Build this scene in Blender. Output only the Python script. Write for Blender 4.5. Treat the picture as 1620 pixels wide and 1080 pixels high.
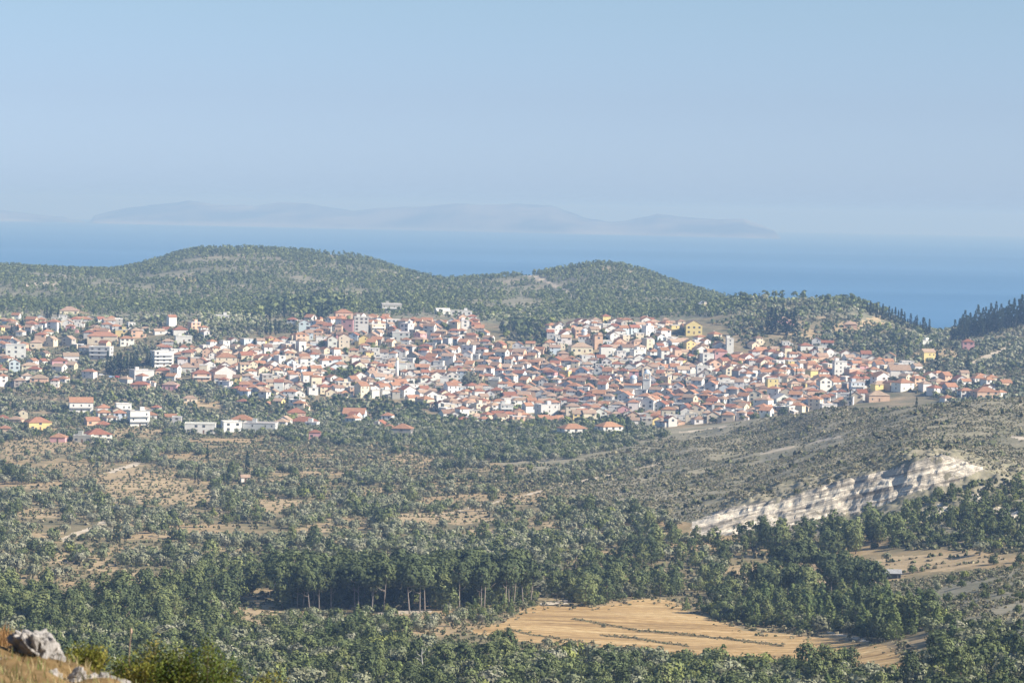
import bpy, math, random
import numpy as np
from mathutils import Vector, Matrix

SC = bpy.context.scene
for o in list(bpy.data.objects):
    bpy.data.objects.remove(o)
COL = SC.collection
RNG = np.random.default_rng(7)
random.seed(7)

# ------------------------------------------------------------------ camera
F_PX, CX, CY = 4840.0, 810.0, 540.0          # focal length and centre in photo pixels (1620 x 1080)
CAM = np.array([0.0, 0.0, 160.0])            # the sea lies at z = 0
PITCH, ROLL = math.atan(213.0 / F_PX), 0.0185
_f = np.array([0, math.cos(PITCH), -math.sin(PITCH)])
_u0 = np.array([0, math.sin(PITCH), math.cos(PITCH)])
_r0 = np.array([1.0, 0, 0])
_r = math.cos(ROLL) * _r0 + math.sin(ROLL) * _u0
_u = math.cos(ROLL) * _u0 - math.sin(ROLL) * _r0
cam_d = bpy.data.cameras.new("camera")
cam = bpy.data.objects.new("camera", cam_d)
COL.objects.link(cam)
cam.matrix_world = Matrix((
    (_r[0], _u[0], -_f[0], CAM[0]),
    (_r[1], _u[1], -_f[1], CAM[1]),
    (_r[2], _u[2], -_f[2], CAM[2]),
    (0, 0, 0, 1)))
cam_d.sensor_width = 36.0
cam_d.lens = 36.0 * F_PX / 1620.0
cam_d.clip_start = 0.5
cam_d.clip_end = 200000.0
cam_d.dof.use_dof = True
cam_d.dof.focus_distance = 1500.0
cam_d.dof.aperture_fstop = 6.0
SC.camera = cam

# ------------------------------------------------------------------ sky, sun, exposure
SUN_EL, SUN_ROT = math.radians(34), math.radians(110)     # sun to the right and a little behind the camera
world = bpy.data.worlds.new("World")
SC.world = world
world.use_nodes = True
wn = world.node_tree
wn.nodes.clear()
sky = wn.nodes.new("ShaderNodeTexSky")
sky.sky_type = 'NISHITA'
sky.sun_disc = False
sky.sun_elevation = SUN_EL
sky.sun_rotation = SUN_ROT
sky.altitude = 300
sky.air_density = 1.0
sky.dust_density = 0.6
sky.ozone_density = 3.0
tintn = wn.nodes.new("ShaderNodeMix")
tintn.data_type = 'RGBA'
tintn.blend_type = 'MULTIPLY'
tintn.inputs[0].default_value = 1.0
tcn = wn.nodes.new("ShaderNodeTexCoord")
sepn = wn.nodes.new("ShaderNodeSeparateXYZ")
rmp = wn.nodes.new("ShaderNodeValToRGB")            # summer haze low in the sky: less green and red towards the horizon
for el, (p, c) in zip([rmp.color_ramp.elements.new(.3), rmp.color_ramp.elements.new(.6)] and rmp.color_ramp.elements, [(0.0, (.705, .94, 1.60)), (.034, (.665, .775, 1.17)), (.065, (.72, .79, 1.00)), (.20, (.92, .94, 1.0))]):
    el.position = p
    el.color = (*c, 1)
wn.links.new(tcn.outputs["Generated"], sepn.inputs[0])
wn.links.new(sepn.outputs[2], rmp.inputs[0])
wn.links.new(rmp.outputs[0], tintn.inputs[7])
bg = wn.nodes.new("ShaderNodeBackground")
bg.inputs[1].default_value = 0.075
wo = wn.nodes.new("ShaderNodeOutputWorld")
wn.links.new(sky.outputs[0], tintn.inputs[6])
wn.links.new(tintn.outputs[2], bg.inputs[0])
wn.links.new(bg.outputs[0], wo.inputs[0])
SUN_DIR = np.array([math.sin(SUN_ROT) * math.cos(SUN_EL), math.cos(SUN_ROT) * math.cos(SUN_EL), math.sin(SUN_EL)])
sl = bpy.data.lights.new("sun", 'SUN')
sl.energy = 5.0
sl.angle = math.radians(0.53)
sl.color = (1.0, 0.93, 0.82)
so = bpy.data.objects.new("sun", sl)
COL.objects.link(so)
so.rotation_euler = Vector(SUN_DIR).to_track_quat('Z', 'Y').to_euler()
so.location = (0, 0, 400)
SC.view_settings.view_transform = 'Standard'
SC.view_settings.look = 'None'
SC.view_settings.exposure = 0.88
SC.view_settings.gamma = 1.0
SC.view_settings.use_curve_mapping = False
SC.cycles.max_bounces = 5
SC.cycles.diffuse_bounces = 2
SC.cycles.transparent_max_bounces = 8

# ------------------------------------------------------------------ numeric helpers
def ray(px, py):
    px = np.asarray(px, float); py = np.asarray(py, float)
    a = (px - CX) / F_PX; b = -(py - CY) / F_PX
    return _f + a[..., None] * _r + b[..., None] * _u

def az_of(px, py=650.0):
    d = ray(np.asarray(px, float), np.full(np.shape(px), py, float))
    return np.arctan2(d[..., 0], d[..., 1])

def z_at(px, py, d):
    v = ray(px, py)
    return CAM[2] + v[..., 2] / np.hypot(v[..., 0], v[..., 1]) * d

def project(P):
    q = np.asarray(P, float) - CAM
    w = q @ _f
    return CX + F_PX * (q @ _r) / w, CY - F_PX * (q @ _u) / w, w

_tab = np.random.default_rng(99).random((256, 256))
def vnoise(x, y):
    xi = np.floor(x).astype(int); yi = np.floor(y).astype(int)
    fx = x - xi; fy = y - yi
    fx = fx * fx * (3 - 2 * fx); fy = fy * fy * (3 - 2 * fy)
    g = lambda a, b: _tab[a & 255, b & 255]
    return ((g(xi, yi) * (1 - fx) + g(xi + 1, yi) * fx) * (1 - fy) + (g(xi, yi + 1) * (1 - fx) + g(xi + 1, yi + 1) * fx) * fy)

def fbm(x, y, scale, octv=4, off=0.0):
    x = np.asarray(x, float) / scale + off; y = np.asarray(y, float) / scale + off * 1.7
    s = 0.0; a = 0.5; t = 0.0
    for k in range(octv):
        s = s + a * vnoise(x, y); t += a
        x = x * 2.03 + 11.3; y = y * 2.03 + 5.7; a *= 0.5
    return s / t

def pchip(xn, Y, xq):
    """monotone cubic through (xn, Y[:, k]) evaluated at xq -> (len(xq), k)"""
    xn = np.asarray(xn, float); Y = np.asarray(Y, float)
    h = np.diff(xn)[:, None]; dl = np.diff(Y, axis=0) / h
    m = np.zeros_like(Y)
    m[0] = dl[0]; m[-1] = dl[-1]
    w1 = 2 * h[1:] + h[:-1]; w2 = h[1:] + 2 * h[:-1]
    ok = dl[:-1] * dl[1:] > 0
    with np.errstate(divide='ignore', invalid='ignore'):
        hm = (w1 + w2) / (w1 / dl[:-1] + w2 / dl[1:])
    m[1:-1] = np.where(ok, hm, 0)
    i = np.clip(np.searchsorted(xn, xq) - 1, 0, len(xn) - 2)
    hh = (xn[i + 1] - xn[i])[:, None]
    t = ((xq - xn[i])[:, None]) / hh
    return ((2 * t**3 - 3 * t**2 + 1) * Y[i] + (t**3 - 2 * t**2 + t) * hh * m[i] + (-2 * t**3 + 3 * t**2) * Y[i + 1] + (t**3 - t**2) * hh * m[i + 1])

def inside(poly, x, y):
    poly = np.asarray(poly, float)
    r = np.zeros(np.shape(x), bool)
    n = len(poly)
    for k in range(n):
        x1, y1 = poly[k]; x2, y2 = poly[(k + 1) % n]
        c = (y1 > y) != (y2 > y)
        if y2 != y1:
            r ^= c & (x < (x2 - x1) * (y - y1) / (y2 - y1) + x1)
    return r

def near_line(line, x, y, hw):
    r = np.zeros(np.shape(x), bool)
    for (x1, y1), (x2, y2) in zip(line[:-1], line[1:]):
        dx, dy = x2 - x1, y2 - y1
        t = np.clip(((x - x1) * dx + (y - y1) * dy) / (dx * dx + dy * dy), 0, 1)
        r |= np.hypot(x - x1 - t * dx, y - y1 - t * dy) < hw
    return r

# ------------------------------------------------------------------ materials
def new_mat(name):
    m = bpy.data.materials.new(name)
    m.use_nodes = True
    nt = m.node_tree
    nt.nodes.clear()
    out = nt.nodes.new("ShaderNodeOutputMaterial")
    return m, nt, out

def N(nt, t, **kw):
    n = nt.nodes.new(t)
    for k, v in kw.items():
        setattr(n, k, v)
    return n

def ramp(nt, fac, stops):
    r = N(nt, "ShaderNodeValToRGB")
    e = r.color_ramp.elements
    while len(e) < len(stops):
        e.new(0.5)
    for el, (p, c) in zip(e, stops):
        el.position = p
        el.color = (*c, 1)
    nt.links.new(fac, r.inputs[0])
    return r.outputs[0]

def noise_fac(nt, scale, detail=6, rough=0.6, stretch=None, offset=0):
    g = N(nt, "ShaderNodeNewGeometry")
    src = g.outputs["Position"]
    if stretch:
        mp = N(nt, "ShaderNodeMapping")
        mp.inputs["Scale"].default_value = stretch[0]
        mp.inputs["Rotation"].default_value = stretch[1]
        nt.links.new(src, mp.inputs[0])
        src = mp.outputs[0]
    n = N(nt, "ShaderNodeTexNoise")
    n.inputs["Scale"].default_value = 1.0 / scale
    n.inputs["Detail"].default_value = detail
    n.inputs["Roughness"].default_value = rough
    nt.links.new(src, n.inputs["Vector"])
    return n.outputs["Fac"]

def mixc(nt, fac, a, b, mode='MIX'):
    m = N(nt, "ShaderNodeMix", data_type='RGBA', blend_type=mode)
    for s, v in ((0, fac), (6, a), (7, b)):
        if isinstance(v, (int, float)):
            m.inputs[s].default_value = v
        elif isinstance(v, tuple):
            m.inputs[s].default_value = (*v, 1)
        else:
            nt.links.new(v, m.inputs[s])
    return m.outputs[2]

def bump(nt, fac, strength, dist):
    b = N(nt, "ShaderNodeBump")
    b.inputs["Strength"].default_value = strength
    b.inputs["Distance"].default_value = dist
    nt.links.new(fac, b.inputs["Height"])
    return b.outputs[0]

def finish(nt, out, col, rough=0.9, normal=None, spec=0.2, metal=0.0):
    p = N(nt, "ShaderNodeBsdfPrincipled")
    p.inputs["Roughness"].default_value = rough
    p.inputs["Specular IOR Level"].default_value = spec
    p.inputs["Metallic"].default_value = metal
    if isinstance(col, tuple):
        p.inputs["Base Color"].default_value = (*col, 1)
    else:
        nt.links.new(col, p.inputs["Base Color"])
    if normal is not None:
        nt.links.new(normal, p.inputs["Normal"])
    nt.links.new(p.outputs[0], out.inputs[0])
    return p

def ground_mat(name, stops_big, big, fine_dark, fine, bump_d=0.3, stretch=None):
    m, nt, out = new_mat(name)
    c = ramp(nt, noise_fac(nt, big, 5, 0.6, stretch), stops_big)
    f = noise_fac(nt, fine, 5, 0.65)
    c = mixc(nt, ramp(nt, f, [(0.38, (0, 0, 0)), (0.62, (1, 1, 1))]), c, fine_dark, 'MULTIPLY')
    finish(nt, out, c, 0.95, bump(nt, f, 0.6, bump_d), 0.1)
    return m

M = {}
M['valley'] = ground_mat("dry_valley_soil", [(0.34, (0.14, 0.13, 0.075)), (0.48, (0.25, 0.205, 0.12)), (0.62, (0.40, 0.29, 0.165))], 45, (0.78, 0.78, 0.74), 5)
M['village'] = ground_mat("village_soil", [(0.34, (0.14, 0.14, 0.085)), (0.5, (0.23, 0.195, 0.125)), (0.68, (0.36, 0.275, 0.175))], 35, (0.75, 0.75, 0.72), 6)
M['scrubland'] = ground_mat("scrub_slope_soil", [(0.34, (0.20, 0.19, 0.125)), (0.5, (0.285, 0.255, 0.18)), (0.68, (0.35, 0.31, 0.225))], 40, (0.74, 0.76, 0.72), 3.2)
M['hill'] = ground_mat("wooded_hill_soil", [(0.36, (0.18, 0.18, 0.12)), (0.52, (0.25, 0.235, 0.165)), (0.66, (0.36, 0.31, 0.23))], 50, (0.75, 0.75, 0.72), 8)
M['field'] = ground_mat("dry_straw", [(0.36, (0.34, 0.23, 0.11)), (0.5, (0.51, 0.35, 0.17)), (0.64, (0.60, 0.445, 0.24))], 20, (0.72, 0.68, 0.60), 2.6, 0.3, ((0.3, 1.8, 1), (0, 0, 0.25)))
M['plot'] = ground_mat("ploughed_straw_plot", [(0.3, (0.31, 0.23, 0.135)), (0.5, (0.41, 0.31, 0.185)), (0.7, (0.50, 0.39, 0.245))], 16, (0.8, 0.8, 0.76), 2.5, 0.15, ((0.4, 1.6, 1), (0, 0, 0.1)))
M['track'] = ground_mat("pale_dirt_track", [(0.3, (0.42, 0.34, 0.24)), (0.6, (0.58, 0.50, 0.39))], 12, (0.85, 0.85, 0.83), 2)
M['bank'] = ground_mat("dark_field_bank", [(0.3, (0.13, 0.10, 0.05)), (0.6, (0.25, 0.175, 0.085))], 6, (0.7, 0.7, 0.65), 1.2)
M['hilltop'] = ground_mat("rocky_dry_hilltop", [(0.3, (0.11, 0.075, 0.035)), (0.6, (0.24, 0.16, 0.075))], 0.7, (0.7, 0.68, 0.6), 0.12, 0.03)
# stubble rows: faint pale and dark swaths along the field
fm, nt, out = M['field'], M['field'].node_tree, None
wv = N(nt, "ShaderNodeTexWave", wave_type='BANDS', bands_direction='Y')
for k_, v_ in (("Scale", 0.045), ("Distortion", 5.0), ("Detail", 3.0), ("Detail Scale", 0.6)):
    wv.inputs[k_].default_value = v_
gq = N(nt, "ShaderNodeNewGeometry")
mp = N(nt, "ShaderNodeMapping"); mp.inputs["Rotation"].default_value = (0, 0, 0.28)
nt.links.new(gq.outputs["Position"], mp.inputs[0]); nt.links.new(mp.outputs[0], wv.inputs[0])
pb = [n for n in nt.nodes if n.type == 'BSDF_PRINCIPLED'][0]
old_c = pb.inputs["Base Color"].links[0].from_socket
nt.links.new(mixc(nt, 1.0, old_c, ramp(nt, wv.outputs["Fac"], [(0.2, (0.84, 0.82, 0.78)), (0.6, (1.0, 1.0, 1.0))]), 'MULTIPLY'), pb.inputs["Base Color"])
# limestone cliff: pale rock in dipping beds with grey weathered bands
m, nt, out = new_mat("pale_limestone")
gq = N(nt, "ShaderNodeNewGeometry")
def dotv(v):
    q = N(nt, "ShaderNodeVectorMath", operation='DOT_PRODUCT'); q.inputs[1].default_value = v
    nt.links.new(gq.outputs["Position"], q.inputs[0]); return q.outputs["Value"]
cq = N(nt, "ShaderNodeCombineXYZ")
for i_, v_ in enumerate(((-0.095, 0.02, 0.35), (0.016, 0.01, 0.005), (0.008, 0.04, 0.0))):
    nt.links.new(dotv(v_), cq.inputs[i_])
tq = N(nt, "ShaderNodeTexNoise"); tq.inputs["Scale"].default_value = 1.0; tq.inputs["Detail"].default_value = 9; tq.inputs["Roughness"].default_value = 0.72
nt.links.new(cq.outputs[0], tq.inputs["Vector"])
band = tq.outputs["Fac"]
c = ramp(nt, band, [(0.40, (0.27, 0.235, 0.185)), (0.46, (0.52, 0.46, 0.37)), (0.51, (0.70, 0.62, 0.50)), (0.58, (0.80, 0.72, 0.58))])
blot = noise_fac(nt, 9.0, 6, 0.7)
tq2 = N(nt, "ShaderNodeTexNoise"); tq2.inputs["Scale"].default_value = 3.3; tq2.inputs["Detail"].default_value = 5
nt.links.new(cq.outputs[0], tq2.inputs["Vector"])
c = mixc(nt, 1.0, c, ramp(nt, tq2.outputs["Fac"], [(0.41, (0.55, 0.54, 0.53)), (0.48, (0.95, 0.95, 0.95)), (0.6, (1.0, 1.0, 1.0))]), 'MULTIPLY')
c = mixc(nt, ramp(nt, blot, [(0.59, (0, 0, 0)), (0.64, (1, 1, 1))]), c, (0.28, 0.25, 0.17))
finish(nt, out, c, 0.95, bump(nt, band, 1.0, 3.0), 0.1)
M['cliff'] = m
# sea
m, nt, out = new_mat("sea_water")
w1 = noise_fac(nt, 1400, 6, 0.62, ((0.22, 1.0, 1), (0, 0, 0.08)))
c = ramp(nt, w1, [(0.34, (0.036, 0.125, 0.255)), (0.66, (0.072, 0.185, 0.345))])
finish(nt, out, c, 0.5, bump(nt, noise_fac(nt, 14, 6, 0.6), 0.5, 1.0), 0.12)
M['sea'] = m
m, nt, out = new_mat("island_slopes")
c = ramp(nt, noise_fac(nt, 900, 8, 0.65), [(0.40, (0.03, 0.04, 0.03)), (0.58, (0.24, 0.22, 0.17))])
g = N(nt, "ShaderNodeAttribute", attribute_name="coast")
c = mixc(nt, g.outputs["Fac"], c, (0.42, 0.38, 0.31))
finish(nt, out, c, 0.95)
M['island'] = m

def tint_mat(name, base, rough=0.85, transl=0.0, noise=None, spec=0.15):
    """colour = base * object colour * 'tint' attribute (* noise), the same for single things and merged masses"""
    m, nt, out = new_mat(name)
    oi = N(nt, "ShaderNodeObjectInfo")
    at = N(nt, "ShaderNodeAttribute", attribute_name="tint")
    c = mixc(nt, 1.0, oi.outputs["Color"], at.outputs["Color"], 'MULTIPLY')
    c = mixc(nt, 1.0, c, base, 'MULTIPLY')
    if noise:
        sc, lo, hi = noise
        c = mixc(nt, 1.0, c, ramp(nt, noise_fac(nt, sc, 6, 0.65), [(0.3, lo), (0.7, hi)]), 'MULTIPLY')
    if transl:
        d = N(nt, "ShaderNodeBsdfDiffuse"); t = N(nt, "ShaderNodeBsdfTranslucent"); mx = N(nt, "ShaderNodeMixShader")
        nt.links.new(c, d.inputs[0]); nt.links.new(c, t.inputs[0])
        mx.inputs[0].default_value = transl
        nt.links.new(d.outputs[0], mx.inputs[1]); nt.links.new(t.outputs[0], mx.inputs[2])
        nt.links.new(mx.outputs[0], out.inputs[0])
    else:
        finish(nt, out, c, rough, None, spec)
    return m
M['leaf'] = tint_mat("leaves", (1, 1, 1), transl=0.15)
M['bark'] = tint_mat("bark", (1, 1, 1), 0.95, noise=(0.6, (0.6, 0.6, 0.6), (1.1, 1.1, 1.1)))
M['wall'] = tint_mat("plaster", (1, 1, 1), 0.9, noise=(2.5, (0.84, 0.83, 0.80), (1.0, 1.0, 1.0)))
M['roof'] = tint_mat("roof_tiles", (1, 1, 1), 0.9, noise=(1.2, (0.70, 0.68, 0.66), (1.12, 1.12, 1.12)))
M['rock'] = tint_mat("rock", (1, 1, 1), 0.95, noise=(0.16, (0.45, 0.44, 0.43), (1.1, 1.08, 1.05)))
def plain(name, col, rough=0.6, spec=0.3, metal=0.0):
    m, nt, out = new_mat(name)
    f = noise_fac(nt, 1.5, 4)
    c = ramp(nt, f, [(0.3, tuple(x * 0.8 for x in col)), (0.7, tuple(min(1, x * 1.1) for x in col))])
    finish(nt, out, c, rough, None, spec, metal)
    return m
M['glass'] = plain("dark_window_glass", (0.07, 0.08, 0.09), 0.25, 0.5)
M['frame'] = plain("window_frame", (0.42, 0.36, 0.30))
M['door'] = plain("wooden_door", (0.16, 0.09, 0.05))
M['dome'] = plain("pale_blue_dome", (0.52, 0.62, 0.72))
M['metal_sheet'] = plain("weathered_metal_sheet", (0.40, 0.45, 0.50), 0.5)
M['concrete'] = plain("raw_concrete", (0.33, 0.31, 0.29), 0.9)
M['dark'] = plain("dark_opening", (0.02, 0.02, 0.022), 0.9, 0.05)
M['tyre'] = plain("rubber", (0.02, 0.02, 0.02), 0.9)

# ------------------------------------------------------------------ mesh helpers
def np_mesh(name, V, Fq, mats, tint=None, fmat=None, smooth=False):
    """mesh from arrays: V (n,3), Fq (m,3 or 4) or a list of polygons"""
    me = bpy.data.meshes.new(name)
    V = np.asarray(V, np.float32)
    if isinstance(Fq, list):
        lens = np.array([len(f) for f in Fq], np.int32)
        flat = np.array([i for f in Fq for i in f], np.int32)
    else:
        Fq = np.asarray(Fq, np.int32)
        lens = np.full(len(Fq), Fq.shape[1], np.int32)
        flat = Fq.ravel()
    me.vertices.add(len(V))
    me.vertices.foreach_set("co", V.ravel())
    me.loops.add(len(flat))
    me.loops.foreach_set("vertex_index", flat)
    me.polygons.add(len(lens))
    st = np.zeros(len(lens), np.int32)
    st[1:] = np.cumsum(lens)[:-1]
    me.polygons.foreach_set("loop_start", st)
    for k in (mats if isinstance(mats, (list, tuple)) else [mats]):
        me.materials.append(k)
    if fmat is not None:
        me.polygons.foreach_set("material_index", np.asarray(fmat, np.int32))
    me.polygons.foreach_set("use_smooth", np.full(len(lens), smooth, bool))
    me.update(calc_edges=True)
    a = me.attributes.new("tint", 'FLOAT_COLOR', 'POINT')
    c = np.ones((len(V), 4), np.float32)
    if tint is not None:
        t = np.asarray(tint, np.float32)
        c[:, :3] = t[:, None] if t.ndim == 1 else t
    a.data.foreach_set("color", c.ravel())
    return me

def link(name, me, parent=None, loc=None, rotz=0.0, scale=None, color=None):
    o = bpy.data.objects.new(name, me)
    COL.objects.link(o)
    if parent is not None:
        o.parent = parent
    if loc is not None:
        o.location = [float(v) for v in loc]
    if rotz:
        o.rotation_euler = (0, 0, float(rotz))
    if scale is not None:
        o.scale = [float(v) for v in scale]
    if color is not None:
        o.color = (*[float(v) for v in color], 1)
    return o

def tag(o, label=None, cat=None, group=None, kind=None):
    if label: o["label"] = label
    if cat: o["category"] = cat
    if group: o["group"] = group
    if kind: o["kind"] = kind
    return o

class MB:
    """collects boxes, prisms and tubes into one mesh"""
    def __init__(s): s.v = []; s.f = []; s.m = []
    def add(s, V, Fs, mat=0):
        b = len(s.v); s.v += [tuple(map(float, p)) for p in V]
        s.f += [tuple(b + i for i in f) for f in Fs]; s.m += [mat] * len(Fs)
        return s
    def box(s, x0, x1, y0, y1, z0, z1, mat=0):
        V = [(x0, y0, z0), (x1, y0, z0), (x1, y1, z0), (x0, y1, z0), (x0, y0, z1), (x1, y0, z1), (x1, y1, z1), (x0, y1, z1)]
        return s.add(V, [(0, 3, 2, 1), (4, 5, 6, 7), (0, 1, 5, 4), (1, 2, 6, 5), (2, 3, 7, 6), (3, 0, 4, 7)], mat)
    def lathe(s, prof, n=12, c=(0, 0), mat=0):
        V = []; Fs = []
        for r, z in prof:
            for k in range(n):
                a = 2 * math.pi * k / n
                V.append((c[0] + r * math.cos(a), c[1] + r * math.sin(a), z))
        for j in range(len(prof) - 1):
            for k in range(n):
                k2 = (k + 1) % n
                Fs.append((j * n + k, j * n + k2, (j + 1) * n + k2, (j + 1) * n + k))
        Fs.append(tuple(range(n))[::-1]); Fs.append(tuple((len(prof) - 1) * n + k for k in range(n)))
        return s.add(V, Fs, mat)
    def tube(s, pts, rad, n=6, mat=0):
        V = []; Fs = []
        P = [np.array(p, float) for p in pts]
        for i, p in enumerate(P):
            t = P[min(i + 1, len(P) - 1)] - P[max(i - 1, 0)]
            t /= np.linalg.norm(t)
            a = np.cross(t, (0.3, 1, 0.1)); a /= np.linalg.norm(a); b = np.cross(t, a)
            for k in range(n):
                q = 2 * math.pi * k / n
                V.append(p + rad[i] * (math.cos(q) * a + math.sin(q) * b))
        for j in range(len(P) - 1):
            for k in range(n):
                k2 = (k + 1) % n
                Fs.append((j * n + k, j * n + k2, (j + 1) * n + k2, (j + 1) * n + k))
        Fs.append(tuple(range(n))[::-1]); Fs.append(tuple((len(P) - 1) * n + k for k in range(n)))
        return s.add(V, Fs, mat)
    def mesh(s, name, mats, smooth=False):
        return np_mesh(name, s.v, list(s.f), mats, None, s.m, smooth)

# ------------------------------------------------------------------ terrain: heights from sighted points, laid out by bearing and distance
COLS = [-400, 0, 160, 350, 540, 710, 830, 960, 1080, 1200, 1330, 1475, 1620, 2020]
TY = {   # distance -> picture height of the ground at each bearing
 640:  [1085]*9 + [1085, 1080, 1062, 1040, 1020],
 900:  [955, 955, 955, 958, 960, 960, 962, 965, 968, 970, 965, 935, 905, 890],
 1000: [912, 912, 912, 915, 918, 920, 922, 922, 925, 925, 918, 905, 890, 880],
 1150: [862, 862, 864, 868, 870, 868, 862, 858, 852, 848, 842, 818, 805, 800],
 1188: [853, 853, 855, 858, 860, 858, 852, 849, 843, 838, 828, 782, 788, 785],
 1209: [843, 843, 845, 848, 850, 848, 842, 836, 826, 795, 762, 727, 752, 750],
 1400: [795, 795, 795, 798, 800, 795, 790, 785, 772, 755, 720, 690, 690, 690],
 1580: [755, 755, 755, 758, 760, 755, 751, 745, 735, 718, 682, 647, 628, 618],
 1750: [725, 725, 724, 727, 729, 726, 722, 715, 704, 688, 648, 649, 650, 645],
 1880: [704, 704, 703, 705, 709, 708, 706, 702, 690, 667, 655, 655, 652, 648],
 2000: [685, 685, 683, 684, 690, 690, 690, 688, 684, 668, 658, 655, 650, 645],
 2100: [665, 665, 664, 665, 670, 672, 674, 674, 668, 658, 648, 640, 635, 630],
 2250: [622, 622, 622, 625, 628, 632, 634, 632, 628, 622, 612, 600, 592, 590],
 2400: [575, 575, 575, 575, 575, 578, 580, 578, 575, 570, 568, 565, 562, 560],
 2520: [531, 531, 531, 527, 527, 527, 526, 522, 520, 518, 528, 545, 548, 548],
 2720: [497, 497, 497, 494, 494, 494, 499, 501, 494, 476, 480, 526, 504, 500],
 2950: [478, 478, 478, 478, 478, 480, 482, 484, 480, 484, 490, 540, 500, 490],
 3250: [452, 450, 452, 450, 452, 460, 462, 448, 464, 500, 510, 560, 520, 505],
 3550: [432, 432, 437, 420, 425, 447, 440, 420, 452, 486, 520, 570, 540, 520],
 3900: [424, 423, 430, 396, 406, 450, 455, 440, 480, 510, 540, 590, 560, 540],
}
COLS = [-1500] + COLS + [3100]                    # the same land carried on beyond the picture's sides
for _k in TY: TY[_k] = [TY[_k][0] - 20] + TY[_k] + [TY[_k][-1] + 20]
ZREL = {2: -1.8, 30: -5.6, 60: -24, 200: -60, 400: -88, 4600: -172, 5600: -205, 7600: -225}
d_nodes = sorted(list(TY) + list(ZREL))
az_nodes = az_of(np.array(COLS, float))
Zn = np.zeros((len(d_nodes), len(COLS)))
for i, d in enumerate(d_nodes):
    Zn[i] = CAM[2] + ZREL[d] if d in ZREL else z_at(np.array(COLS, float), np.array(TY[d], float), d)
D = np.concatenate([np.linspace(2, 20, 10), np.arange(21, 27, 0.6), np.arange(27, 37, 0.22), np.geomspace(37, 560, 46)[1:], np.arange(564, 1140, 1.9),
                    np.arange(1140, 1265, 0.9), np.arange(1265, 2080, 2.6), np.arange(2082, 2560, 2.4), np.arange(2564, 3960, 4.6), np.geomspace(3970, 7600, 30)])
A = np.concatenate([np.linspace(az_of(np.array(-1300.0)), az_of(np.array(-330.0)), 130)[:-1], np.linspace(az_of(np.array(-330.0)), az_of(np.array(1950.0)), 960), np.linspace(az_of(np.array(1950.0)), az_of(np.array(2900.0)), 130)[1:]])
Zg = pchip(d_nodes, Zn, D)                  # (nd, ncol)
Zg = pchip(az_nodes, Zg.T, A).T             # (nd, na)
sm = lambda a, b, x: np.clip((x - a) / (b - a), 0, 1) ** 2 * (3 - 2 * np.clip((x - a) / (b - a), 0, 1))
# the scar runs nearer towards the right: its face is turned to the left, away from the sun
_sh = np.interp(A, az_of(np.array([800., 960, 1080, 1330, 1540, 1640, 1760])), [0, 0, 4, 0, -6, -6, 0])
_bp = sm(960, 1170, D) * (1 - sm(1235, 1480, D))
for _j in range(len(A)):
    Zg[:, _j] = np.interp(D, D + _sh[_j] * _bp, CAM[2] + (Zg[:, _j] - CAM[2]) * (D + _sh[_j] * _bp) / D)
DD, AA = np.meshgrid(D, A, indexing='ij')
XX = DD * np.sin(AA); YY = DD * np.cos(AA)
wide = sm(560, 700, DD)
hillw = sm(2620, 3000, DD) * (1 - sm(4200, 5000, DD))
Zg += wide * (fbm(XX, YY, 90, 3) - 0.5) * 3.0 * (1 - hillw) * (1 - 0.5 * sm(2000, 2100, DD))
Zg += hillw * (fbm(XX, YY, 200, 4, 3.0) - 0.5) * 9.0
fieldflat = np.exp(-(((XX - 45) / 90) ** 2 + ((DD - 830) / 80) ** 2) ** 2)
Zg += wide * (fbm(XX, YY, 12, 3, 8.0) - 0.5) * 0.9 * (1 - fieldflat)
# scrub slope hummocks and the cliff's ledges and gullies
scr = sm(1215, 1260, DD) * (1 - sm(1850, 2000, DD)) * sm(0.0, 0.05, AA)
Zg += scr * (fbm(XX, YY, 34, 4, 21.0) - 0.5) * 5.5
gul = sm(1090, 1150, DD) * (1 - sm(1245, 1290, DD)) * sm(0.055, 0.075, AA) * (1 - 0.0 * AA)
Zg += gul * ((fbm(XX, YY, 16, 4, 31.0) - 0.5) * 3.6 + (fbm(XX, YY, 3.5, 3, 5.0) - 0.5) * 3.2 + 2.2 * (np.abs(2 * fbm(XX * .35, YY + .25 * XX, 5.5, 3, 15.0) - 1)))
_bed = (Zg - 0.27 * XX + 4 * (fbm(XX, YY, 22, 3, 41.0) - 0.5)) / 2.4
_fr = _bed - np.floor(_bed)
Zg += gul * sm(1178, 1190, DD) * (1 - sm(1206, 1222, DD)) * 0.8 * (sm(0.45, 0.95, _fr) - _fr)
# terraces on the slope below the village
ter = sm(1500, 1560, DD) * (1 - sm(1900, 1960, DD)) * (1 - sm(0.0, 0.03, AA)) * sm(-0.10, -0.08, AA)
tz = DD + 26 * (fbm(XX, YY, 120, 3, 55.0) - 0.5) * 4
Zg += ter * (0.9 * (np.floor(tz / 22) + sm(0.86, 1.0, tz / 22 - np.floor(tz / 22)) - tz / 22) + 0.45)
# the rocky shoulder in front of the camera, lower towards the right
sh = np.exp(-((DD - 29) / 9.0) ** 2)
fore = 1 - sm(45, 70, DD)
Zg += fore * sh * (1.30 - 0.33 * np.clip(XX + 5.4, -3, 40) + (fbm(XX, YY, 1.1, 4, 2.0) - 0.5) * 0.8)

def cell(x, y):
    az = np.arctan2(x, y); d = np.hypot(x, y)
    i = np.interp(d, D, np.arange(len(D))); j = np.interp(az, A, np.arange(len(A)))
    return i, j

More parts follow.
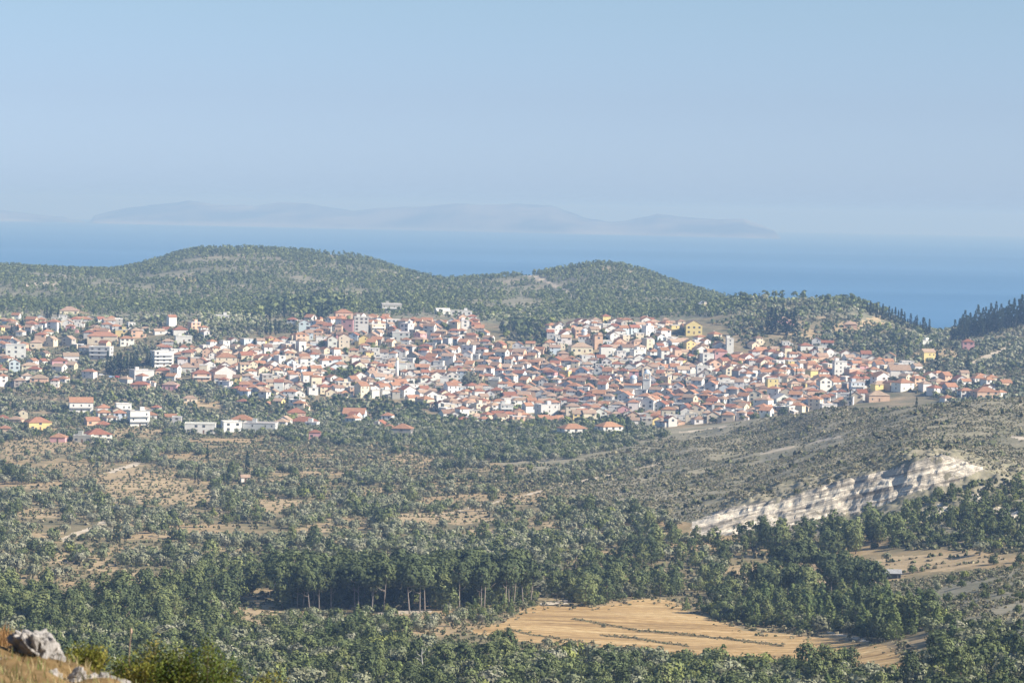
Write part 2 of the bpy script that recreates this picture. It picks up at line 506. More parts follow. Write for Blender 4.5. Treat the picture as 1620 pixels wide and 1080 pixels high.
def sample(G, x, y):
    i, j = cell(np.asarray(x, float), np.asarray(y, float))
    i0 = np.clip(i.astype(int), 0, len(D) - 2); j0 = np.clip(j.astype(int), 0, len(A) - 2)
    fi = i - i0; fj = j - j0
    return (G[i0, j0] * (1 - fi) + G[i0 + 1, j0] * fi) * (1 - fj) + (G[i0, j0 + 1] * (1 - fi) + G[i0 + 1, j0 + 1] * fi) * fj

def height(x, y): return sample(Zg, x, y)
SL = (Zg - CAM[2]) / DD
SLmax = np.maximum.accumulate(np.where(DD > 45, SL, -9), axis=0)
def seen_part(x, y, h):
    """share of a thing's height that stands clear of the ground in front of it"""
    d = np.hypot(x, y); z0 = height(x, y)
    hz = sample(SLmax, x * (d - 6) / d, y * (d - 6) / d) * d + CAM[2]
    return np.clip((z0 + h - hz) / h, 0, 1)

def hit(px, py, dmin=500.0):
    v = ray(np.array(px, float), np.array(py, float))
    h = math.hypot(v[0], v[1]); az = math.atan2(v[0], v[1]); s = v[2] / h
    j = np.interp(az, A, np.arange(len(A))); j0 = min(int(j), len(A) - 2); fj = j - j0
    prof = Zg[:, j0] * (1 - fj) + Zg[:, j0 + 1] * fj
    g = CAM[2] + s * D - prof
    k = np.where((g[1:] <= 0) & (D[1:] > dmin))[0]
    if len(k) == 0:
        return hit(px, py + 2, dmin) if py < 1300 else None
    k = k[0]
    t = g[k] / (g[k] - g[k + 1]) if g[k] != g[k + 1] else 0
    d = D[k] + np.clip(t, 0, 1) * (D[k + 1] - D[k])
    x, y = d * math.sin(az), d * math.cos(az)
    return np.array([x, y, float(height(x, y))])

# regions of the ground, each a sheet of its own
FIELD = [(735, 998), (790, 985), (835, 962), (870, 953), (940, 960), (1010, 948), (1065, 948), (1080, 965), (1150, 985), (1180, 998), (1290, 1006), (1400, 1020), (1440, 1042), (1445, 1064), (1330, 1054), (1200, 1045), (1090, 1038), (1000, 1028), (900, 1020), (800, 1014)]
PLOTS = [
 [(370, 968), (400, 950), (432, 958), (440, 968), (420, 990), (380, 992)],
 [(1145, 912), (1160, 890), (1215, 893), (1225, 908), (1190, 918)], [(1280, 925), (1300, 902), (1345, 905), (1340, 926)],
 [(1352, 920), (1370, 893), (1400, 880), (1470, 876), (1560, 874), (1600, 886), (1500, 900), (1440, 908), (1380, 925)],
 [(615, 822), (640, 812), (770, 806), (780, 824), (700, 830)],
 [(150, 755), (190, 738), (280, 748), (300, 770), (270, 800), (185, 795)], [(195, 782), (240, 768), (282, 776), (270, 790)],
 [(70, 892), (85, 874), (130, 878), (125, 892)], [(140, 905), (150, 880), (182, 884), (178, 905)], [(178, 918), (200, 902), (242, 908), (232, 922)],
 [(395, 808), (410, 785), (455, 790), (450, 812)], [(-60, 712), (60, 690), (150, 694), (120, 716), (20, 720)],
 [(160, 690), (200, 672), (262, 672), (255, 688)], [(285, 642), (310, 632), (356, 635), (350, 645)], [(75, 618), (90, 606), (122, 608), (115, 620)],
 [(20, 815), (40, 805), (100, 808), (95, 820)], [(460, 838), (520, 826), (530, 838), (490, 848)], [(280, 790), (330, 770), (345, 785), (300, 802)],
 [(610, 730), (640, 716), (690, 722), (680, 735)], [(790, 795), (830, 780), (870, 784), (840, 798)], [(-40, 548), (0, 535), (20, 545), (0, 560)],
 [(780, 540), (800, 532), (835, 552), (830, 560)], [(100, 488), (130, 482), (140, 498), (110, 500)], [(1440, 560), (1480, 548), (1530, 560), (1500, 572), (1450, 575)],
 [(1310, 522), (1330, 510), (1390, 508), (1410, 513), (1340, 527)], [(1250, 528), (1290, 519), (1312, 522), (1290, 538)], [(1360, 503), (1395, 500), (1405, 504), (1370, 507)],
]
for _cx, _cy, _w, _h in ((120, 735, 120, 8), (60, 770, 90, 8), (330, 815, 110, 9), (420, 760, 90, 8), (520, 745, 120, 7), (600, 775, 100, 8), (560, 830, 80, 8), (700, 770, 120, 7), (760, 840, 70, 8), (860, 830, 90, 7), (240, 850, 90, 8), (60, 845, 90, 8), (350, 870, 80, 8), (930, 800, 100, 7), (480, 720, 140, 6), (620, 705, 140, 6), (380, 708, 110, 6), (780, 742, 110, 6), (30, 725, 80, 7), (200, 825, 70, 8), (480, 795, 90, 8), (650, 745, 90, 6)):
    PLOTS.append([(_cx - _w * .5, _cy + _h * .2), (_cx - _w * .2, _cy - _h * .5), (_cx + _w * .5, _cy - _h * .35), (_cx + _w * .3, _cy + _h * .5)])
HILLBARE = [[(280, 447), (290, 439), (315, 438), (320, 447)], [(505, 405), (525, 403), (532, 408), (512, 411)], [(942, 432), (954, 420), (960, 421), (950, 434)]]
TRACKS = [([(100, 854), (130, 842), (165, 826)], 3.2), ([(175, 746), (200, 738), (222, 731)], 2.6), ([(828, 432), (865, 446), (885, 455), (906, 468)], 2.1), ([(690, 816), (800, 790), (900, 766), (960, 752), (1045, 733)], 0.8),
          ([(1205, 718), (1255, 706)], 1.3), ([(1075, 683), (1150, 674)], 1.2), ([(1540, 574), (1575, 560), (1605, 545)], 4.0), ([(600, 971), (680, 965)], 2.5), ([(860, 955), (895, 950)], 2.5), ([(1280, 700), (1330, 690)], 1.6),
          ([(40, 452), (75, 449)], 2.4), ([(80, 451), (105, 447)], 1.6), ([(1310, 998), (1370, 1012)], 2.0), ([(1600, 690), (1660, 700)], 2.0)]
BANKS = [([(905, 978), (960, 988), (1010, 997), (1080, 1003), (1150, 1010), (1240, 1021)], 1.7), ([(948, 1004), (1000, 1009), (1040, 1015), (1090, 1022)], 1.5), ([(800, 994), (840, 1003), (900, 1012), (950, 1020)], 1.3)]
CLIFF = [(1092, 850), (1095, 824), (1160, 800), (1230, 793), (1310, 764), (1400, 744), (1490, 718), (1545, 735), (1560, 742), (1530, 752), (1500, 768), (1470, 772), (1447, 778), (1370, 806), (1293, 832), (1197, 844)]
CLIFF2 = [[(1530, 780), (1550, 770), (1570, 776), (1560, 800), (1535, 802)], [(1470, 800), (1495, 795), (1500, 815), (1480, 822)], [(1575, 812), (1600, 805), (1640, 815), (1630, 830), (1590, 832)]]
fx = 0.25 * (XX[:-1, :-1] + XX[1:, :-1] + XX[:-1, 1:] + XX[1:, 1:])
fy = 0.25 * (YY[:-1, :-1] + YY[1:, :-1] + YY[:-1, 1:] + YY[1:, 1:])
fz = 0.25 * (Zg[:-1, :-1] + Zg[1:, :-1] + Zg[:-1, 1:] + Zg[1:, 1:])
fpx, fpy, _ = project(np.stack([fx, fy, fz], -1))
fd = np.hypot(fx, fy)
jx = (fbm(fx, fy, 9, 4, 61) - 0.5) * 30; jy = (fbm(fx, fy, 9, 4, 71) - 0.5) * 10
qx, qy = fpx + jx, fpy + jy
REG = np.zeros(fx.shape, int)                                        # 0 valley
REG[fd > 2040] = 1
REG[(fd > 2600)] = 2
faz = np.arctan2(fx, fy)
edge = np.interp(faz, az_of(np.array([700., 850, 960, 1080, 1200, 1620, 2900])), [2050, 1500, 1300, 1225, 1160, 1060, 1000]) + (fbm(fx, fy, 40, 3, 81) - 0.5) * 90
REG[(fd > edge) & (fd <= 2040) & (faz > az_of(np.array(690.)))] = 3
REG[(fd > 600) & (fd < 985) & inside([(1400, 925), (1450, 905), (1640, 885), (2900, 880), (2900, 1100), (1600, 1100), (1480, 1000)], qx, qy)] = 3
REG[fd < 60] = 4
REG[inside(FIELD, fpx + jx * 0.5, fpy + jy * 0.5) & (fd > 650) & (fd < 1000)] = 5
for k, P in enumerate(PLOTS):
    dm = 600 if np.mean([p[1] for p in P]) > 640 else 2050
    REG[inside(P, qx, qy) & (fd > dm) & (fd < (2040 if dm == 600 else 2900))] = 6
for P in HILLBARE:
    REG[inside(P, qx + jx, qy + jy * 0.6) & (fd > 2650)] = 6
for L, hw in TRACKS:
    my = np.mean([p[1] for p in L])
    lo, hi = (2600, 4000) if my < 480 else ((2050, 2700) if my < 600 else (700, 2040))
    REG[near_line(L, fpx + jx * 0.3, fpy + jy * 0.55, hw) & (fd > lo) & (fd < hi)] = 7
for L, hw in BANKS:
    REG[near_line(L, fpx + jx * 0.2, fpy + jy * 0.25, hw) & (fd > 700) & (fd < 960)] = 8
REG[inside(CLIFF, fpx + jx * 0.35, fpy + jy * 0.4) & (fd > 1090) & (fd < 1300)] = 9
for P in CLIFF2:
    REG[inside(P, qx + jx, qy + jy) & (fd > 1050) & (fd < 1260)] = 9
Vall = np.stack([XX, YY, Zg], -1).reshape(-1, 3)
na = len(A)
ii, jj = np.meshgrid(np.arange(len(D) - 1), np.arange(na - 1), indexing='ij')
Fall = np.stack([ii * na + jj, ii * na + jj + 1, (ii + 1) * na + jj + 1, (ii + 1) * na + jj], -1).reshape(-1, 4)
NAMES = ['valley_ground', 'village_ground', 'hills', 'scrub_hillside', 'hilltop_ground', 'straw_field', 'dry_plots', 'dirt_tracks', 'field_banks', 'limestone_cliff']
MATS = ['valley', 'village', 'hill', 'scrubland', 'hilltop', 'field', 'plot', 'track', 'bank', 'cliff']
LBL = ['dry valley floor under the groves and woods', 'dry sloping ground around the village', 'wooded hills rising behind the village', 'grey brown scrub hillside to the right', 'rocky dry hilltop at the viewpoint',
       'golden cut straw field beside the pines', 'small dry straw plots among the trees', 'pale dirt tracks across the slopes', 'dark grassy banks crossing the straw field', 'white limestone cliff under the scrub hillside']
regf = REG.ravel()
for k in range(10):
    Fk = Fall[regf == k]
    u, inv = np.unique(Fk, return_inverse=True)
    o = link(NAMES[k], np_mesh(NAMES[k], Vall[u], inv.reshape(-1, 4), M[MATS[k]], None, None, k != 9))
    tag(o, LBL[k], None, None, 'structure')

# ------------------------------------------------------------------ sea (it follows the earth's curve), island, haze
R_E = 7.4e6
ds = np.geomspace(2900, 76000, 160); as_ = np.linspace(-0.36, 0.36, 80)
sd, sa = np.meshgrid(ds, as_, indexing='ij')
Vs = np.stack([sd * np.sin(sa), sd * np.cos(sa), -sd**2 / (2 * R_E)], -1).reshape(-1, 3)
si, sj = np.meshgrid(np.arange(159), np.arange(79), indexing='ij')
Fs = np.stack([si * 80 + sj, si * 80 + sj + 1, (si + 1) * 80 + sj + 1, (si + 1) * 80 + sj], -1).reshape(-1, 4)
tag(link('sea', np_mesh('sea', Vs, Fs, M['sea'], None, None, True)), 'blue open sea behind the hills', None, None, 'structure')

def island(name, sil, base_d, label):
    """sil: (px, py) skyline; base_d: distance of its shore at both ends"""
    sx = np.array([p[0] for p in sil], float); sy = np.array([p[1] for p in sil], float)
    n = 420; m_ = 46
    px = np.linspace(sx[0], sx[-1], n)
    py = np.interp(px, sx, sy) + (fbm(px, px * 0, 26, 3, 4.4) - 0.5) * 4
    dsh = np.interp(px, [sx[0], sx[-1]], base_d)
    az = az_of(px, 350.0)
    depth = 2400.0
    top = np.maximum(z_at(px, py, dsh + depth * 0.5) + (dsh + depth * 0.5) ** 2 / (2 * R_E), 2)   # height above the sea there
    t = np.linspace(0, 1, m_)
    T, _ = np.meshgrid(t, px, indexing='ij')
    dd = dsh[None] + depth * T
    x = dd * np.sin(az)[None]; y = dd * np.cos(az)[None]
    rise = np.sin(np.pi * np.clip(T, 0, 1)) ** 0.75
    nz = fbm(x, y, 1500, 5, 1.2)
    hgt = top[None] * rise * (0.80 + 0.4 * (nz - 0.5) * (1 - np.exp(-((T - 0.5) / 0.12) ** 2)) + 0.20 * np.exp(-((T - 0.5) / 0.15) ** 2))
    hgt += 16 * sm(0.0, 0.03, T) * sm(0.0, 0.03, 1 - T) * sm(0, 40, top[None]) - 4
    z = hgt - dd**2 / (2 * R_E)
    V = np.stack([x, y, z], -1).reshape(-1, 3)
    a, b = np.meshgrid(np.arange(m_ - 1), np.arange(n - 1), indexing='ij')
    Fi = np.stack([a * n + b, a * n + b + 1, (a + 1) * n + b + 1, (a + 1) * n + b], -1).reshape(-1, 4)
    me = np_mesh(name, V, Fi, M['island'], None, None, True)
    at = me.attributes.new("coast", 'FLOAT', 'POINT')
    at.data.foreach_set("value", (np.clip(1.0 - (hgt - 12 - 40 * (fbm(x, y, 700, 4, 9.1) - 0.45)) / 16, 0, 1) * sm(30, 90, top)[None]).astype(np.float32).ravel())
    tag(link(name, me), label, None, None, 'structure')
island('distant_island', [(140, 352), (150, 342), (200, 331), (260, 324), (300, 320), (340, 326), (400, 327), (450, 322), (490, 324), (530, 332), (560, 336), (600, 331), (680, 328), (720, 324), (760, 326), (820, 325), (870, 328), (920, 345), (960, 354), (990, 352), (1040, 340), (1080, 346), (1130, 350), (1180, 349), (1200, 357), (1225, 367), (1238, 378)], (26000, 21500), 'long hazy island on the horizon beyond the sea')
island('distant_headland', [(-260, 330), (-120, 326), (-40, 333), (0, 334), (50, 339), (100, 345), (150, 352)], (28000, 27000), 'low hazy headland at the horizon left of the island')

mb = MB().box(-40000, 40000, -300, 78000, -430, 200)
m, nt, out = new_mat("haze_air")
pv = N(nt, "ShaderNodeVolumePrincipled")
pv.inputs["Color"].default_value = (0.315, 0.505, 0.82, 1)      # blue light scatters most
pv.inputs["Absorption Color"].default_value = (0.336, 0.263, 0.0, 1)
pv.inputs["Density"].default_value = 1.14e-4
pv.inputs["Anisotropy"].default_value = 0.0
nt.links.new(pv.outputs[0], out.inputs["Volume"])
tag(link('haze', mb.mesh('haze', m)), 'pale blue summer haze over land and sea', None, None, 'stuff')

# ------------------------------------------------------------------ labels that say which one
ONES = "first second third fourth fifth sixth seventh eighth ninth tenth eleventh twelfth thirteenth fourteenth fifteenth sixteenth seventeenth eighteenth nineteenth".split()
TENS = {20: "twent", 30: "thirt", 40: "fort", 50: "fift", 60: "sixt", 70: "sevent", 80: "eight", 90: "ninet"}
def ordinal(n):
    if n < 20: return ONES[n - 1]
    t, u = n // 10 * 10, n % 10
    if n >= 100: return str(n) + "th"
    return TENS[t] + "ieth" if u == 0 else TENS[t] + "y-" + ONES[u - 1]
WAYS = ["right of", "up-right of", "above", "up-left of", "left of", "down-left of", "below", "down-right of"]
def place_labels(items, anchors):
    """items: dicts with sx, sy, desc -> sets item['label']; ranks count every thing of the same look in that direction"""
    groups = {}
    for it in items:
        ds_ = [math.hypot((it['sx'] - ax) * 0.8, (it['sy'] - ay) * 1.6) for _, ax, ay in anchors]
        k = int(np.argmin(ds_))
        _, ax, ay = anchors[k]
        w = int(round(math.atan2(-(it['sy'] - ay) * 1.6, it['sx'] - ax) / (math.pi / 4))) % 8
        groups.setdefault((k, w, it['desc']), []).append((ds_[k], id(it), it))
    for (k, w, desc), L in groups.items():
        L.sort(key=lambda q: q[:2])
        for r, (_, _, it) in enumerate(L):
            it['label'] = desc + ", " + ((ordinal(r + 1) + " ") if len(L) > 1 else "") + WAYS[w] + " the " + anchors[k][0]

# ------------------------------------------------------------------ houses
WHITE, CREAM, GREY, PEACH, YELL, BLUE, CONC, PINK = (0.74, 0.73, 0.70), (0.68, 0.60, 0.46), (0.50, 0.50, 0.50), (0.68, 0.47, 0.34), (0.76, 0.62, 0.28), (0.58, 0.66, 0.72), (0.40, 0.38, 0.35), (0.62, 0.36, 0.36)
WNAME = {WHITE: "white", CREAM: "cream", GREY: "grey", PEACH: "peach", YELL: "yellow", BLUE: "pale blue", CONC: "bare concrete", PINK: "pink"}
RED, ORANGE, FADED, BROWN, RFLAT, RGREY = (0.30, 0.135, 0.085), (0.375, 0.20, 0.12), (0.39, 0.28, 0.205), (0.27, 0.18, 0.13), (0.62, 0.60, 0.57), (0.33, 0.33, 0.34)
RNAME = {RED: "red", ORANGE: "orange", FADED: "faded", BROWN: "brown", RFLAT: "pale", RGREY: "grey"}

def house_geo(w, dp, h, roof, axis):
    """wall and roof shapes about the base centre; front is -y"""
    wl, rf = MB(), MB()
    a, b = w / 2, dp / 2
    if roof == 'flat':
        wl.box(-a, a, -b, b, -2.5, h)
        rf.box(-a - .15, a + .15, -b - .15, b + .15, h + .002, h + .22)
        for x0, x1, y0, y1 in ((-a - .15, a + .15, -b - .15, -b + .05), (-a - .15, a + .15, b - .05, b + .15), (-a - .15, -a + .05, -b + .05, b - .05), (a - .05, a + .15, -b + .05, b - .05)):
            rf.box(x0, x1, y0, y1, h + .222, h + .75)
    elif roof == 'hip':
        wl.box(-a, a, -b, b, -2.5, h)
        o = .4; e = h - .05; rise = 0.24 * min(w, dp) + .2
        A_, B_ = a + o, b + o
        r = abs(A_ - B_)
        rx, ry = (r, 0) if A_ > B_ else (0, r)
        V = [(-A_, -B_, e), (A_, -B_, e), (A_, B_, e), (-A_, B_, e), (-A_, -B_, e + .18), (A_, -B_, e + .18), (A_, B_, e + .18), (-A_, B_, e + .18), (-rx, -ry, e + .18 + rise), (rx, ry, e + .18 + rise)]
        Fs = [(0, 3, 2, 1), (0, 1, 5, 4), (1, 2, 6, 5), (2, 3, 7, 6), (3, 0, 4, 7)]
        if rx >= ry: Fs += [(4, 5, 9, 8), (5, 6, 9), (6, 7, 8, 9), (7, 4, 8)]
        else: Fs += [(4, 5, 8), (5, 6, 9, 8), (6, 7, 9), (7, 4, 8, 9)]
        rf.add(V, Fs)
    else:
        span, ln = (dp, w) if axis == 'x' else (w, dp)
        s, l = span / 2, ln / 2
        rise = 0.27 * span + .1
        k = rise / s; o = .35
        T = (lambda u, v, z: (v, u, z)) if axis == 'x' else (lambda u, v, z: (u, v, z))
        V = [T(-s, -l, -2.5), T(s, -l, -2.5), T(s, -l, h), T(0, -l, h + rise), T(-s, -l, h), T(-s, l, -2.5), T(s, l, -2.5), T(s, l, h), T(0, l, h + rise), T(-s, l, h)]
        wl.add(V, [(0, 1, 2, 3, 4), (9, 8, 7, 6, 5), (1, 6, 7, 2), (0, 4, 9, 5)])
        zb = h - o * k + .02; zt = h + rise + .02; q = s + o; t = .2
        prof = [(-q, zb), (-q, zb + t), (0, zt + t), (q, zb + t), (q, zb), (0, zt)]
        V = [T(u, -l - .3, z) for u, z in prof] + [T(u, l + .3, z) for u, z in prof]
        Fs = [(i, (i + 1) % 6, 6 + (i + 1) % 6, 6 + i) for i in range(6)] + [(5, 4, 3, 2), (5, 2, 1, 0), (8, 9, 10, 11), (6, 7, 8, 11)]
        rf.add(V, Fs)
    return wl, rf

def win_mesh(name, w=1.0, h=1.35, shutter=False):
    b = MB().box(-w / 2 - .1, w / 2 + .1, -.05, .03, -.1, h + .1, 0).box(-w / 2, w / 2, -.054, -.02, 0, h, 1)
    if shutter:
        b.box(-w * .98, -w / 2 - .12, -.09, .02, -.05, h + .05, 2).box(w / 2 + .12, w * .98, -.09, .02, -.05, h + .05, 2)
    return b.mesh(name, [M['frame'], M['glass'], M['door']])
WIN = win_mesh("window", .85, 1.15); WIN_S = win_mesh("window", 1.0, 1.4, True); WIN_L = win_mesh("window", 1.7, 1.5)
DOOR = MB().box(-.6, .6, -.06, .03, 0, 2.2, 0).box(-.5, .5, -.064, -.02, 0.02, 2.08, 1).mesh("door", [M['frame'], M['door']])
CHIM = MB().box(-.3, .3, -.3, .3, -1.2, 1.0).box(-.38, .38, -.38, .38, 1.002, 1.14).mesh("chimney", M['wall'])

def windows(root, w, dp, h, rng, many=True, balcony=False):
    st = max(1, int(round(h / 3.1)))
    sh = h / st
    used = 0
    mesh_ = [WIN, WIN_S, WIN_L][rng.integers(3)]
    for s in range(st):
        z = s * sh + 1.0
        nf = max(1, int(w / ((3.0 if w < 12 else 4.2) if many else 3.6))); nr = max(1, int(dp / (3.6 if many else 5.0)))
        for k in range(nf):
            if s == 0 and k == nf // 2:
                if many: link('door', DOOR, root, ((k + .5) / nf * w - w / 2, -dp / 2, 0.05))
                continue
            if rng.random() < .28: continue
            link('window', mesh_, root, ((k + .5) / nf * w - w / 2, -dp / 2, z)); used += 1
        if many or s == st - 1:
            for k in range(nr):
                if rng.random() < .45: continue
                link('window', mesh_, root, (w / 2, (k + .5) / nr * dp - dp / 2, z), math.pi / 2)
        if many:
            link('window', mesh_, root, (-w / 2, 0, z), -math.pi / 2)
    if balcony and st > 1:
        for s in range(1, st):
            z = s * sh
            b = MB().box(-w * .46, w * .46, -dp / 2 - 1.4, -dp / 2 + .002, z - .16, z).box(-w * .46, w * .46, -dp / 2 - 1.4, -dp / 2 - 1.32, z + .002, z + .95)
            link('balcony', b.mesh('balcony', M['wall']), root, None, 0, None, (0.75, 0.74, 0.72))

def annex_geo(spec):
    """a lower lean-to built against the house"""
    side, l, p_, hh = spec['annex']
    b = MB(); a = spec['w'] / 2 * side
    x0, x1 = (a, a + p_) if side > 0 else (a - p_, a)
    b.box(x0 + .01, x1 - .01, -l / 2, l / 2, -2.5, hh)
    n0 = len(b.v)
    zi, zo = hh + .9, hh + .02
    za, zb = (zi, zo) if side > 0 else (zo, zi)
    V = [(x0 - .2 * (side < 0), -l / 2 - .2, za), (x1 + .2 * (side > 0), -l / 2 - .2, zb), (x1 + .2 * (side > 0), l / 2 + .2, zb), (x0 - .2 * (side < 0), l / 2 + .2, za)]
    V += [(x, y, z + .18) for x, y, z in V]
    b.add(V, [(0, 3, 2, 1), (4, 5, 6, 7), (0, 1, 5, 4), (1, 2, 6, 5), (2, 3, 7, 6), (3, 0, 4, 7)], 1)
    t = np.ones((len(b.v), 3)); t[:n0] = np.array(spec['wc']) * .95; t[n0:] = spec['arc']
    return b, t

def make_house(spec, rng, big):
    n = 'house' if not spec.get('name') else spec['name']
    root = bpy.data.objects.new(n, None); COL.objects.link(root)
    root.location = spec['P']; root.rotation_euler = (0, 0, spec['rot'])
    root.empty_display_size = 2
    w, dp, h = spec['w'], spec['dp'], spec['h']
    wl, rf = house_geo(w, dp, h, spec['roof'], spec['axis'])
    link('wall', wl.mesh('wall', M['wall']), root, None, 0, None, spec['wc'])
    ro = link('roof', rf.mesh('roof', M['roof']), root, None, 0, None, spec['rc'])
    if not big and spec.get('annex'):
        av, at_ = annex_geo(spec)
        link('annex', np_mesh('annex', av.v, list(av.f), [M['wall'], M['roof']], at_, av.m), root)
    if 'bright white gabled' not in spec['desc']: windows(root, w, dp, h, rng, big, spec.get('balcony', False) or (big and spec['roof'] == 'flat' and h > 6.5 and rng.random() < .6))
    if spec['roof'] != 'flat' and rng.random() < .55:
        link('chimney', CHIM, ro, (w * rng.uniform(-.28, .28), dp * rng.uniform(0.1, .25), h + min(w, dp) * .12 + .5), 0, None, (0.72, 0.70, 0.66))
    if spec['roof'] == 'flat' and rng.random() < .6:
        link('stair_head', MB().box(-1.4, 1.4, -1.4, 1.4, 0, 2.3).box(-1.55, 1.55, -1.55, 1.55, 2.302, 2.45).mesh('stair_head', M['wall']), ro, (w * .2 * rng.choice([-1, 1]), dp * .2, h + .225), 0, None, spec['wc'])
    return root

